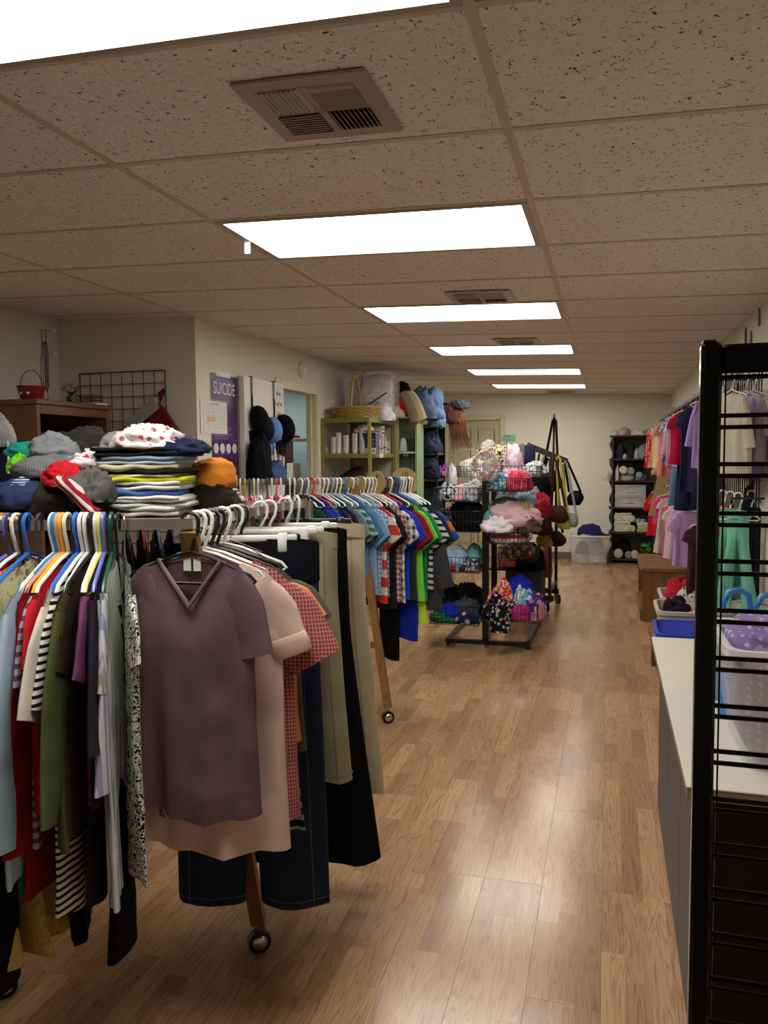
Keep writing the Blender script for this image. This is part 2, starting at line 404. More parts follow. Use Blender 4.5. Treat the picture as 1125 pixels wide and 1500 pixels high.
def pants(label, m, loc, rz, w=.2, L=1.0, hem=.10, spread=.0, b=.02, seed=1, hang=('clip', 'black'), group=None, short='', z0=-.085, dx=0., band=None, name='trousers', cat='pants', crotch=.28, hgroup=None, legs=(-1, 1), seam=None):
    loc = Vector(loc); loc2 = loc+Vector((math.cos(rz)*dx, math.sin(rz)*dx, 0))
    e = empty(name, loc2, label, cat, group, rz); rnd = random.Random(seed)
    for s in legs:
        out = []; n = 24; rows = 20; ph = rnd.uniform(0, 6)
        for i in range(rows+1):
            t = i/rows; z = z0-.04-(L-.04)*t; tc = min(1, t/crotch)
            half = (w*.53)*(1-tc)+ (w*.52)*tc if t < crotch else w*.52+(hem-w*.52)*((t-crotch)/(1-crotch))
            cx = s*w*.5+s*spread*max(0, t-crotch*.8)+ (s*(hem-w*.5)*.6*t)
            row = []
            for k in range(n):
                u = 2*PI*k/n; c_ = math.cos(u); s_ = math.sin(u)
                x = cx+half*math.copysign(abs(c_)**.8, c_); y = b*(.6+.6*min(1, t*3))*s_*(1+.25*math.sin(3*u+ph))+.008*math.sin(7*t+ph+c_*2)+.007*crease(Vector((c_*1.3+seed, s_*.5, t*4)))*min(1, t*4)
                row.append((x, y, z+.006*math.sin(x*30+ph)*t))
            out.append(row)
        lg_ = MB().grid(out, True).build('leg', m, e, smooth='all')
        if seam:
            k_ = 20 if s > 0 else 16; sm_ = MB(); off_ = Vector((0, -.0012, 0)); sm_.tube([Vector(q[k_])+off_ for q in out], .0011, 4); hz_ = [Vector(q)+Vector((0, 0, .022)) for q in out[-1]]; c_h = sum(hz_, Vector())/len(hz_)
            sm_.tube([c_h+(q-c_h)*1.02 for q in hz_], .0012, 4, True); sm_.build('seam_stitching', seam, lg_)
    rr = []; hb = .045 if not band else .11
    for z in (z0, z0-.02, z0-hb):
        rr.append([(w*1.04*math.copysign(abs(math.cos(2*PI*k/24))**.8, math.cos(2*PI*k/24))*(1.0 if len(legs) == 2 else .55)+(0 if len(legs) == 2 else legs[0]*w*.5), b*1.05*math.sin(2*PI*k/24), z-.006*math.cos(2*PI*k/24*2)) for k in range(24)])
    MB().grid(rr, True).build('waistband', band or m, e, smooth='all')
    if hang: hanger(hang[0], hang[1], f'{hang[1]} clip hanger carrying the {short or label}', loc, rz, hgroup or (('hangers of the ' + group) if group else None))
    return e
# ================================================================ STRUCTURE
XL, XR, YF, YB, XFL, YREC = -2.42, 1.10, 11.73, -1.5, -3.51, 4.79
def wallmat():
    t = NT('wall_paint'); o = t.obj(); f = t.noise(o, 1.4, 3)
    t.l(t.mix(f, lin('#d1cdbb'), lin('#dad6c6')), t.b.inputs['Base Color']); t.b.inputs['Roughness'].default_value = .6
    t.bump(t.noise(o, 90, 3), .12, .004); return t.m
M_wall = wallmat(); M_trim = plain('trim_paint', '#d2ccb2', .4); M_black = plain('black_metal', '#0b0b0c', .32); M_blackm = plain('black_matte', '#101011', .6)
M_chrome = plain('chrome', '#c9c9c6', .18, 1.0); M_white = plain('white_plastic', '#e6e6e0', .35); M_paper = plain('paper', '#dcdcd6', .7); M_ink = plain('ink', '#1a1a1c', .7)
M_oak = wood('oak', '#5e3d20', '#7b542c', 1.0, 2); M_oakx = wood('oak_x', '#5e3d20', '#7b542c', 1.0, 0); M_oaky = wood('oak_y', '#5e3d20', '#7b542c', 1.0, 1)
def floormat():
    t = NT('laminate'); o = t.obj(); x, y, z = t.sep(o); oi = t.a('ShaderNodeObjectInfo').outputs['Random']
    si = t.math('FLOOR', t.math('MULTIPLY', x, 1/.0686)); ro = t.math('MULTIPLY', oi, 91.7)
    wn = t.a('ShaderNodeTexWhiteNoise', noise_dimensions='2D'); cb = t.a('ShaderNodeCombineXYZ'); t.l(si, cb.inputs[0]); t.l(ro, cb.inputs[1]); t.l(cb.outputs[0], wn.inputs['Vector'])
    yy = t.math('ADD', t.math('MULTIPLY', y, 2.3), t.math('MULTIPLY', wn.outputs['Value'], 9.0)); sg = t.math('FLOOR', yy)
    c2 = t.a('ShaderNodeCombineXYZ'); t.l(t.math('ADD', si, t.math('MULTIPLY', sg, 7.0)), c2.inputs[0]); t.l(ro, c2.inputs[1])
    w2 = t.a('ShaderNodeTexWhiteNoise', noise_dimensions='2D'); t.l(c2.outputs[0], w2.inputs['Vector']); v = w2.outputs['Value']
    mp = t.a('ShaderNodeCombineXYZ'); t.l(t.math('ADD', t.math('MULTIPLY', x, 26.0), t.math('MULTIPLY', v, 50.0)), mp.inputs[0]); t.l(t.math('MULTIPLY', y, 1.7), mp.inputs[1]); t.l(ro, mp.inputs[2])
    g = t.noise(mp.outputs[0], 1.0, 2, .6)
    ring = t.math('FRACT', t.math('MULTIPLY', g, 9.0)); ring = t.math('POWER', t.math('ABSOLUTE', t.math('SUBTRACT', t.math('MULTIPLY', ring, 2.0), 1.0)), 3.0)
    mp2 = t.a('ShaderNodeCombineXYZ'); t.l(t.math('MULTIPLY', x, 260.0), mp2.inputs[0]); t.l(t.math('MULTIPLY', y, 9.0), mp2.inputs[1]); t.l(ro, mp2.inputs[2])
    fine = t.noise(mp2.outputs[0], 1.0, 3)
    rp = t.a('ShaderNodeValToRGB'); e = rp.color_ramp.elements; e[0].color = lin('#987557'); e[1].color = lin('#b99470'); e[0].position = .0; e[1].position = 1.
    k = e.new(.35); k.color = lin('#a5805f'); k2 = e.new(.75); k2.color = lin('#ae8966'); t.l(v, rp.inputs[0])
    c = t.mix(t.math('MULTIPLY', ring, .5), rp.outputs[0], lin('#6b4526'))
    c = t.mix(t.math('MULTIPLY', t.math('GREATER_THAN', fine, .58), .16), c, lin('#6a4020'))
    t.l(c, t.b.inputs['Base Color']); t.b.inputs['Roughness'].default_value = .21; t.b.inputs['Specular IOR Level'].default_value = .5
    t.bump(fine, .06, .001); return t.m
M_floor = floormat()
M_sub = plain('floor_joint', '#5c3f26', .8)
fl = struct(MB().box((XFL-.1, YB-.1, -.12), (XR+.1, YF+.1, -.004)).build('floor', M_sub))
PW, PL = .2055, 1.213; ph0 = -.147
def plank_mesh(w, l): return MB().bbox((0, 0, -.0038), (w-.0005, l-.0006, 0), .0005).mesh('plank', M_floor)
pm = plank_mesh(PW, PL); rndp = random.Random(5); npl = 0
for ci in range(-17, 7):
    x0 = ph0+ci*PW
    if x0+PW > XR+.02 or x0 < XFL-.02: 
        if x0 >= XR: continue
    y = YB+1.2+((ci*.4+.19) % 1.0)*PL-PL
    if ci >= -1: y = 2.73-PL*3+(ci % 3)*PL*.51 if ci != -1 else 2.728-PL*3
    while y < YF:
        ln = min(PL, YF-y)
        wd = min(PW, XR-x0)
        if x0 < -2.44 and y > YREC: break
        if y > .3 or x0 > -1.3:
            o = link('plank', pm if ln > PL-.01 and wd > PW-.01 else plank_mesh(wd, ln), fl, (x0, y, 0)); npl += 1
        y += PL
# ---- ceiling
def tilemat():
    t = NT('acoustic_tile'); o = t.obj(); g = t.a('ShaderNodeObjectInfo').outputs['Random']
    ad = t.a('ShaderNodeVectorMath', operation='ADD'); cb = t.a('ShaderNodeCombineXYZ'); t.l(t.math('MULTIPLY', g, 37.0), cb.inputs[0]); t.l(o, ad.inputs[0]); t.l(cb.outputs[0], ad.inputs[1]); p = ad.outputs[0]
    n = t.noise(p, 42, 1, .8); th = t.math('LESS_THAN', t.math('ABSOLUTE', t.math('SUBTRACT', n, .5)), .016)
    mk = t.math('GREATER_THAN', t.noise(p, 48, 1, .3), .55); w = t.math('MULTIPLY', th, mk)
    sp = t.math('GREATER_THAN', t.noise(p, 210, 1), .73); w = t.math('MAXIMUM', w, t.math('MULTIPLY', sp, .6))
    t.l(t.mix(w, t.mix(t.noise(p, 3, 2), lin('#dfd8cf'), lin('#e6e0d8')), lin('#5a4d43')), t.b.inputs['Base Color']); t.b.inputs['Roughness'].default_value = .9; t.b.inputs['Specular IOR Level'].default_value = .1
    t.bump(t.math('SUBTRACT', t.math('MULTIPLY', t.noise(p, 150, 3), .2), w), .5, .004); return t.m
M_tile = tilemat(); M_grid = plain('grid_paint', '#c2b4a2', .45); M_diff = emit('light_diffuser', PANEL_COL, PANEL)
tilt = math.atan(-SL)                                            # rotation about y
ce = struct(MB().box((XFL-.15, YB-.1, .05), (XR+.15, YF+.1, .12)).build('ceiling', M_tile, None, (0, 0, H))); ce.rotation_euler = (0, tilt, 0)
cols = [XFL-.05, -2*2*T, -2*T, 0, XR+.05]; LIGHTK = [-1, 2, 5, 8, 11, 14]
tm = {}
for i in range(4):
    a, b = cols[i], cols[i+1]
    for k in range(-5, 17):
        y0 = Y0+k*T; y1 = min(Y0+(k+1)*T, YF+.02)
        if y0 < YB-.7 or (i == 0 and y0 > YREC) or (i == 2 and k in LIGHTK): continue
        key = (i, round(y1-y0, 3))
        if key not in tm: tm[key] = MB().box((a+.004, .004, .003), (b-.004, y1-y0-.004, .018)).mesh('ceiling_tile', M_tile)
        link('ceiling_tile', tm[key], ce, (0, y0, 0))
for x in cols[1:4]:
    y1 = YREC if x < -2.4 else YF
    MB().box((x-.012, YB, 0), (x+.012, y1, .004)).box((x-.002, YB, .004), (x+.002, y1, .03)).build('grid_bar', M_grid, ce)
cm = {}
for i in range(4):
    for k in range(-5, 17):
        y = Y0+k*T
        if y < YB or (i == 0 and y > YREC): continue
        if i not in cm: cm[i] = MB().box((cols[i]+.012, -.012, 0), (cols[i+1]-.012, .012, .0035)).mesh('cross_bar', M_grid)
        link('cross_bar', cm[i], ce, (0, y, 0))
lf = MB()
for s in (0, 1):
    lf.box((-2*T+.012, .010+s*(T-.042), -.004), (-.012, .032+s*(T-.042), .012)); lf.box((-2*T+.012+s*(2*T-.046), .03, -.004), (-2*T+.034+s*(2*T-.046), T-.03, .012))
lf = lf.mesh('frame', plain('light_frame', '#a59a8c', .35)); ld = MB().box((-2*T+.034, .032, .002), (-.034, T-.032, .006)).mesh('diffuser', M_diff)
nm = {-4: 'behind the camera', -1: 'nearest of the row, at the top left', 2: 'second of the row, behind the large vent', 5: 'third of the row, just past the second vent', 8: 'fourth of the row, just past the third vent', 11: 'fifth of the row', 14: 'farthest of the row, by the far wall'}
for k in LIGHTK:
    e = empty('ceiling_light', (0, Y0+k*T, H), 'white lit fluorescent ceiling panel, '+nm[k], 'light', 'fluorescent panels in the ceiling'); e.rotation_euler = (0, tilt, 0)
    link('frame', lf, e); link('diffuser', ld, e)
# white tag hanging by the second light
p = ceil_at(362, 352); tg = MB().box((-.012, -.001, -.055), (.012, .001, 0)).box((-.003, -.001, -.001), (.003, .001, .004)).build('hanging_tag', M_white, None, p, R(16)); tag(tg, 'small white tag hanging from the ceiling grid beside the second light', 'tag')
# ---- vents
M_vent = plain('vent_paint', '#a89a8a', .4, .2); M_dark = plain('vent_dark', '#0c0a09', .9)
def vent(corners, label, k):
    p = [ceil_at(*c) for c in corners]; c = sum(p, Vector())/4; w = ((p[1]-p[0]).length+(p[2]-p[3]).length)/2; d = .36 if k else (p[3]-p[0]).length
    e = empty('ceiling_vent', (c.x, c.y, ceil_z(c.x)-.001), label, 'vent', 'air vents in the ceiling'); e.rotation_euler = (0, tilt, 0)
    a, b = w/2, d/2; m = MB(); q = .045
    m.box((-a, -b, -.007), (a, -b+q, 0)).box((-a, b-q, -.007), (a, b, 0)).box((-a, -b+q, -.007), (-a+q, b-q, 0)).box((a-q, -b+q, -.007), (a, b-q, 0)).box((-.010, -b+q, -.008), (.010, b-q, 0)).box((-a+q, -.01, -.008), (a-q, .01, 0))
    m.build('frame', M_vent, e); MB().box((-a+.01, -b+.01, -.0005), (a-.01, b-.01, .0005)).build('backing', M_dark, e)
    n = 9
    for sx, sy, ax, sg in ((-1, -1, 1, 1), (1, -1, 0, 1), (-1, 1, 0, -1), (1, 1, 1, -1)):
        # louvres of each quadrant are tilted blades
        x0, x1 = (-a+q, -.01) if sx < 0 else (.01, a-q); y0, y1 = (-b+q, -.01) if sy < 0 else (.01, b-q)
        for i in range(n):
            if ax == 1:
                x = x0+(x1-x0)*(i+.5)/n; M = Matrix.Translation((x, (y0+y1)/2, -.008))@Matrix.Rotation(sg*R(40), 4, 'Y'); bl = MB().box((-.0009, -(y1-y0)/2, -.010), (.0009, (y1-y0)/2, .008), M)
            else:
                y = y0+(y1-y0)*(i+.5)/n; M = Matrix.Translation(((x0+x1)/2, y, -.008))@Matrix.Rotation(sg*R(40), 4, 'X'); bl = MB().box((-(x1-x0)/2, -.0009, -.010), ((x1-x0)/2, .0009, .008), M)
            bl.build('louvre', M_vent, e)
vent([(330, 122), (533, 103), (592, 185), (425, 203)], 'large square four-way metal air vent nearest the camera', 0)
vent([(650, 428), (741, 422), (758, 441), (672, 447)], 'metal air vent in front of the third ceiling light', 1)
vent([(722, 497), (783, 493), (790, 503), (735, 507)], 'small metal air vent in front of the fourth ceiling light', 1)
vent([(803, 573), (838, 571), (842, 575), (806, 576)], 'thin metal air vent behind the farthest ceiling light', 1)
# ---- walls
def wall(n, a, b, m=M_wall): return struct(MB().box(a, b).build(n, m))
ZC = 2.62
wall('wall_right', (XR, YB, 0), (XR+.1, YF+.1, ZC)); wall('wall_far', (XL-.1, YF, 0), (XR, YF+.1, ZC)); wall('wall_back', (XFL-.1, YB-.1, 0), (XR+.1, YB, ZC))
wall('wall_far_left', (XFL-.1, YB, 0), (XFL, YREC, ZC)); wall('wall_recess', (XFL-.1, YREC, 0), (XL-.1, YREC+.1, ZC))
dy0, dy1, dz = 6.17, 7.06, 2.115
struct(MB().box((XL-.1, YREC, 0), (XL, dy0, ZC)).box((XL-.1, dy1, 0), (XL, YF, ZC)).box((XL-.1, dy0, dz), (XL, dy1, ZC)).build('wall_left', M_wall))
tr = MB()
for y in (dy0-.08, dy1): tr.bbox((XL, y, 0), (XL+.018, y+.08, dz+.08), .005)
tr.bbox((XL, dy0, dz), (XL+.018, dy1, dz+.08), .005)
tr.box((XL-.1, dy1-.015, 0), (XL, dy1, dz)).box((XL-.1, dy0, 0), (XL, dy0+.015, dz)).box((XL-.06, dy1-.03, 0), (XL-.045, dy1-.015, dz))
struct(tr.build('trim_1', M_trim))
struct(MB().bbox((-1.2, YF-.012, 0), (XR, YF, .105), .004).build('baseboard_far', plain('baseboard', '#6b5a44', .5)))
struct(MB().bbox((XR-.012, YB, 0), (XR, YF-.012, .105), .004).build('baseboard_right', plain('baseboard', '#6b5a44', .5)))
struct(MB().bbox((XL, 7.15, 0), (XL+.012, YF, .105), .004).build('baseboard_left', plain('baseboard', '#6b5a44', .5)))
# far door with raised panels
M_door = plain('door_paint', '#b5ac8c', .4); M_trimf = plain('trim_far', '#c4bc9e', .4)
dl, dr, dt = -2.06, -1.285, 2.055
dr_o = struct(MB().box((dl+.004, YF-.018, 0.005), (dr-.004, YF-.001, dt-.004)).build('door_1', M_door))
for cx in (dl+.21, dr-.21):
    for z0, z1 in ((1.72, 1.93), (1.0, 1.62), (.2, .85)):
        MB().box((cx-.13, YF-.030, z0), (cx+.13, YF-.018, z0+.012)).box((cx-.13, YF-.030, z1-.012), (cx+.13, YF-.018, z1)).box((cx-.13, YF-.018, z0+.012), (cx-.118, YF-.018, z1-.012)).box((cx+.118, YF-.018, z0+.012), (cx+.13, YF-.018, z1-.012)).bbox((cx-.10, YF-.026, z0+.03), (cx+.10, YF-.018, z1-.03), .006).build('door_panel', M_door, dr_o)
MB().lathe([(.0, -.055), (.02, -.052), (.028, -.035), (.02, -.02), (.011, -.015), (.011, 0)], 14).build('door_knob', plain('brass', '#a08648', .3, 1.), dr_o, (dr-.07, YF-.03, .95), (R(-90), 0, 0), True)
t2 = MB().bbox((dr, YF-.06, 0), (dr+.07, YF, dt+.075), .008).bbox((dl-.07, YF-.06, 0), (dl, YF, dt+.075), .008).box((dl, YF-.06, dt), (dr, YF, dt+.075)); struct(t2.build('trim_2', M_trimf))
# open door leaf folded back on the left wall
struct(MB().bbox((XL+.012, 5.40, .012), (XL+.058, 6.14, 2.14), .003).build('door_2', plain('door_white', '#dcdacb', .4)))
# ---- the room behind the doorway
struct(MB().box((-5.6, 5.0, 2.45), (XL-.1, 9.6, 2.55)).build('ceiling_2', M_wall)); struct(MB().box((-5.6, 5.0, -.12), (XL-.1, 9.6, -.002)).build('floor_2', M_sub))
M_teal = plain('teal_wall', '#6f8488', .7)
for n, a, b in (('wall_next_far', (-5.6, 9.5, 0), (XL-.1, 9.6, 2.45)), ('wall_next_left', (-5.7, 5.0, 0), (-5.6, 9.6, 2.45)), ('wall_next_near', (-5.6, 4.9, 0), (XL-.1, 5.0, 2.45))): wall(n, a, b, M_teal)
for i, (x, y) in enumerate(((-3.9, 7.2), (-3.9, 8.6))):
    e = empty('ceiling_light', (x, y, 2.449), ('nearer' if i == 0 else 'farther')+' lit ceiling panel of the next room seen through the doorway', 'light')
    MB().box((-.62, -.31, -.012), (.62, -.29, 0)).box((-.62, .29, -.012), (.62, .31, 0)).box((-.62, -.29, -.012), (-.60, .29, 0)).box((.6, -.29, -.012), (.62, .29, 0)).build('frame', M_trim, e); MB().box((-.6, -.29, -.008), (.6, .29, -.004)).build('diffuser', M_diff, e)
sh = empty('storage_shelf', (-3.55, 8.9, 0), 'tan wooden storage shelf in the next room seen through the doorway', 'shelf')
for x in (-.62, 0.0, .6): MB().bbox((x, -.2, 0), (x+.04, .2, 1.75), .003).build('upright', M_oak, sh)
for z in (.35, .8, 1.2, 1.72): MB().bbox((-.6, -.2, z), (.62, .2, z+.035), .003).build('shelf_board', M_oakx, sh)
bn_ = [('#8a6a52', 'brown'), ('#b8b4a4', 'pale'), ('#50565c', 'slate grey'), ('#3a3030', 'dark brown'), ('#a8905c', 'tan'), ('#93948c', 'grey'), ('#c0bcb0', 'off white')]
for zi, (z, lv) in enumerate(((.836, 'lowest'), (1.236, 'middle'), (1.756, 'top'))):
    for i in range(7):
        h = (.30, .22, .27, .18, .25, .29, .2)[(i+zi*2) % 7]*(1 if zi < 2 else .22); cx = (-4.08+i*.093) if i < 6 else -3.43; c, n = bn_[(i*3+zi*2) % 7] if zi < 2 else [('#8c2420', 'red'), ('#b0aca0', 'pale'), ('#902820', 'brick red'), ('#6c6a60', 'grey'), ('#a84030', 'orange red'), ('#d0ccc0', 'white'), ('#702020', 'dark red')][i]
        tag(MB().bbox((-.045, -.12, 0), (.045, .12, h), .008).bbox((-.04, -.121, h*.4), (.04, -.119, h*.6), .001).build('storage_box', plain('goods'+c, c, .6), None, (cx, 8.9, z)), f'{n} boxed item on the {lv} shelf of the next room seen through the doorway', 'box', 'boxed items in the next room')
# ---- wall fittings
p = onx(441, 542, XL); ws = empty('wall_sensor', p, 'beige round wall alarm above the doorway', 'alarm'); MB().lathe([(.075, 0), (.075, .02), (.06, .032), (.02, .036), (0, .036)], 20).build('housing', M_trim, ws, (0, 0, 0), (0, R(90), 0), True); MB().bbox((-.02, -.02, .036), (.02, .02, .042), .004).build('lens', M_white, ws, (0, 0, 0), (0, R(90), 0))
p = ony(757, 592, YF); tag(MB().lathe([(.05, 0), (.05, .012), (.04, .018), (0, .018)], 18).build('wall_disc', M_wall, None, p, (R(90), 0, 0), True), 'small round cover plate on the far wall above the door', 'cover plate')
# purple poster
y0, y1, z0, z1 = 4.985, 5.395, 1.02, 2.125
po = empty('poster', (XL+.001, y0, z0), 'tall purple prevention poster with white lettering on the left wall', 'poster')
MB().box((0, 0, 0), (.002, y1-y0, z1-z0)).build('sheet', plain('poster_purple', '#43225c', .35), po)
MB().box((.002, .02, .84), (.0026, .39, 1.06)).build('dark_band', plain('poster_navy', '#241a48', .35), po); MB().box((.002, .02, .34), (.0026, .36, .385)).build('blue_band', plain('poster_blue', '#2e5f9c', .35), po)
RX = (R(90), 0, R(90)); Mt = plain('poster_white', '#d8d4dc', .5)
text('SUICIDE', .125, Mt, po, (.003, .205, onx(330, 571, XL).z-z0), RX, sx=.74)
MB().box((.0026, .05, 1.052), (.003, .33, 1.06)).box((.0026, .05, 1.036), (.003, .37, 1.044)).build('fine_print', plain('poster_pale', '#5a78b8', .5), po)
for i in range(4): MB().lathe([(.036, 0), (.036, .001), (0, .001)], 18, sy=1.0).build('icon_disc', Mt, po, (.0022, .06+i*.095, .575), (0, R(90), 0))
ln = MB()
for i in range(26):
    z = (.74-.012*i) if i < 9 else (.53-.02*(i-9) if i < 14 else .31-.02*(i-14)); ln.box((.002, .04, z), (.0024, .04+.30*(.5+.5*abs(math.sin(i*2.3))), z+.004))
ln.build('fine_print', plain('poster_fine', '#8a6ab0', .5), po)
MB().box((.002, .08, 1.09), (.003, .3, 1.125)).build('tape', clear('tape', tr=.3), po)
# sheet in plastic sleeve
a = onx(293, 584, XL); ps = empty('notice_sheet', (XL+.004, 4.83, 1.70), 'white calendar notice in a clear plastic sleeve beside the poster', 'notice')
MB().box((0, 0, 0), (.002, .385, .228)).build('paper', M_paper, ps); MB().box((.0022, .09, .08), (.0026, .21, .115)).build('highlight', plain('marker', '#d0aa50', .6), ps)
g = MB()
for i in range(6): g.box((.0022, .03, .04+i*.027), (.0025, .36, .0412+i*.027))
for i in range(5): g.box((.0022, .04+i*.075, .03), (.0025, .0412+i*.075, .18))
g.box((.0022, .12, .205), (.0025, .26, .212)).box((.0022, .12, .193), (.0025, .25, .197)).build('table_lines', plain('pencil', '#8c8c90', .7), ps)
MB().box((.003, -.008, -.01), (.0034, .395, .24)).build('sleeve', clear('sleeve_clear', (.9, .9, .9), .90, .1), ps)
# sign on the door leaf
sg = empty('door_sign', (XL+.06, 5.92, 1.62), 'long white printed sign at the edge of the open door', 'sign'); MB().box((0, 0, 0), (.002, .215, .50)).build('paper', M_paper, sg)
for i, s in enumerate(('Winter', 'Long Pant', 'Culture', 'Press Control')): text(s, .05, M_ink, sg, (.0022, .108, .43-i*.082), RX, sx=.68)
# ================================================================ RACKS
A16 = YAW; RD = Vector((math.cos(A16), math.sin(A16), 0)); FD = Vector((-math.sin(A16), math.cos(A16), 0))   # racks stand turned 16 degrees from the room
M_legwood = wood('rack_wood', '#6e4a28', '#93683a', 1.2, 2)
def caster(e, foot, r=.035):
    w = MB().lathe([(r*.55, -.018), (r, -.014), (r, .014), (r*.55, .018)], 18).build('caster', M_black, e, (foot.x, foot.y, r), (R(90), 0, A16+R(20)), True)
    MB().lathe([(0, .026), (r*.35, .025), (r*.6, .021), (r*.66, .017)], 16).build('hubcap', M_chrome, w, smooth=True); MB().lathe([(0, -.026), (r*.35, -.025), (r*.6, -.021), (r*.66, -.017)], 16).build('hubcap', M_chrome, w, smooth=True)
def leg(e, a, b):
    d = (b-a).normalized(); q = b-d*.0
    MB().bar(a, Vector((q.x, q.y, .085)), .045, .022).build('leg', M_legwood, e)
    MB().tube([(q.x, q.y, .10), (q.x, q.y, .06)], .007, 8).build('caster_stem', M_chrome, e)
    caster(e, q)
P0 = at(276, 760, 1.9); RZ = 1.380
P0.z = RZ
PB1 = at(452, 735, 2.8); PB1.z = RZ
PAl = P0-RD*1.15
ra = empty('clothes_rack', (P0.x, P0.y, 0), 'wheeled clothes rack with chrome rails and wooden legs at the left front', 'rack')
def loc_in(e, p): return Vector(p)-Vector(e.location)
def railbar(e, a, b, nm='rail'): MB().bar(loc_in(e, a)-Vector((0, 0, .0125)), loc_in(e, b)-Vector((0, 0, .0125)), .012, .025).build(nm, M_chrome, e)
railbar(ra, P0+RD*.01, PAl); railbar(ra, P0, PB1)
bk0, bk1 = P0+FD*.76-RD*.72, P0+FD*.76+RD*.22
railbar(ra, bk0, bk1); MB().bar(loc_in(ra, bk1)-Vector((0, 0, .06)), loc_in(ra, bk1), .022).build('rail_post', M_chrome, ra)
railbar(ra, PAl, PAl+FD*.76); railbar(ra, bk0, PAl+FD*.76)
for a, b in ((P0, Vector((-.755, 2.126, 0))), (P0-RD*.62, Vector((-1.37, 1.75, 0)))):
    leg(ra, loc_in(ra, a)-Vector((0, 0, .03)), Vector((b.x-P0.x, b.y-P0.y, 0)))
MB().bar(loc_in(ra, PB1)-Vector((0, 0, .02)), loc_in(ra, PB1)*1-Vector((0, 0, RZ-.02)), .022).build('rear_post', M_chrome, ra)
sh0 = P0+FD*.10
MB().bar(loc_in(ra, sh0-RD*1.15+FD*.32)-Vector((0, 0, .021)), loc_in(ra, sh0-RD*.02+FD*.32)-Vector((0, 0, .021)), .50, .016).build('top_board', plain('board_grey', '#7a766c', .5), ra)
# ---- front rail: garments edge-on, near shoulder towards the camera
GA = 'shirts on the front rail'
def railA(px): # point on the front rail below a picture column
    d = ray(px, 760); n = Vector((FD.x, FD.y, 0)); t = n.dot(P0-C)/n.dot(d); p = C+d*t; p.z = RZ; return p
fr = [ # hook px, colour, pattern, c2, scale, L, w, sl, sw, ang, hanger colour, kind, short, label, yaw jitter
 (40, '#d8cf9c', 'floral', '#9a7a40', .6, .56, .21, .20, .085, 70, 'blue', 'yellow floral blouse', 'pale yellow floral blouse at the left edge of the picture', 4),
 (12, '#a8222c', None, '#fff', 1, .52, .20, .16, .08, 66, 'periwinkle', 'dark red knit shirt', 'dark red shirt peeping out beside the yellow floral blouse', 2),
 (24, '#b98b84', 'print', '#d8c0b0', 1, .55, .20, .16, .08, 66, 'white', 'dusty pink print top', 'dusty pink print top left of the light blue shirt', 0),
 (78, '#b3c9dd', 'denim', '#a2bbd0', 1, .80, .27, .50, .085, 80, 'white', 'light blue chambray shirt', 'light blue long sleeved chambray shirt on the front rail', 2),
 (82, '#17786a', None, '#fff', 1, .86, .21, .16, .08, 72, 'teal', 'teal top', 'long teal green top between the light blue shirt and the red cardigan', -2),
 (87, '#8c1420', None, '#fff', 1, .86, .22, .55, .075, 82, 'peach', 'dark red cardigan', 'long dark red cardigan with long sleeves on the front rail', 0),
 (92, '#a8a8b4', 'h', '#7a4048', .8, .68, .20, .2, .08, 70, 'yellow', 'grey multi striped top', 'grey and maroon striped top right of the dark red cardigan', 2),
 (99, '#b8202c', None, '#fff', 1, .60, .21, .16, .08, 64, 'white', 'bright red tee', 'bright red short sleeved tee beside the cream tee', 0),
 (112, '#dcd6c8', None, '#fff', 1, .60, .24, .24, .085, 68, 'blue', 'cream tee', 'cream short sleeved tee on the front rail', 3),
 (120, '#e2ddd2', 'h', '#151515', .55, .92, .21, .24, .075, 68, 'white', 'black and white striped tee', 'long tee with narrow black and white stripes', 2),
 (127, '#4d5730', None, '#fff', 1, .66, .26, .44, .09, 74, 'white', 'olive jacket', 'olive green jacket with wide sleeves on the front rail', 4),
 (134, '#3a2a20', None, '#fff', 1, .66, .20, .17, .08, 66, 'black', 'dark brown top', 'dark brown top right of the olive jacket', 0),
 (141, '#1e1a1c', None, '#fff', 1, .90, .20, .0, .08, 66, 'white', 'black sleeveless dress', 'long black sleeveless dress behind the plum tee', 0),
 (146, '#6d3c60', None, '#fff', 1, .58, .20, .19, .075, 64, 'pale yellow', 'plum tee', 'plum purple short sleeved tee on the front rail', -2),
 (152, '#2c2832', None, '#fff', 1, .58, .22, .33, .075, 76, 'periwinkle', 'charcoal top', 'dark charcoal top left of the white striped blouse', 0),
 (163, '#d4d9e2', 'v', '#9aa6c8', .9, .90, .22, .42, .08, 82, 'dark green', 'white and blue striped blouse', 'shiny white blouse with blue vertical stripes', -1),
 (170, '#c6c9bd', 'v', '#8f9488', .45, .86, .19, .22, .07, 74, 'clear', 'pale grey striped shirt', 'pale grey green finely striped shirt on the front rail', -6),
 (181, '#e0e0dc', 'print', '#0c0c0c', .8, .86, .20, .16, .075, 68, 'clear', 'speckled dress', 'black and white speckled dress beside the plum V neck tee', 6)]
for i, (px, c, pt, c2, s, L, w, sl, sw, ang, hc, short, lab, jt) in enumerate(sorted(fr)):
    L *= .88 if L > .7 else .95
    k = 'wire' if px in (170, 181) else 'plastic'
    top(lab, cloth(c, pt, c2, s), railA(px), A16+R((-97+7*i/11 if px < 138 else -82+8*(px-138)/43)+jt), w=w, L=L, sl=sl, sw=sw, ang=ang, b=.013, slope=.38, seed=i+11, amp=.007, flare=1.04, hang=(k, 'chrome' if k == 'wire' else hc), group=GA, short=short, nd=.05, name='hanging_shirt')
GP = 'trousers and skirts on the front rail'
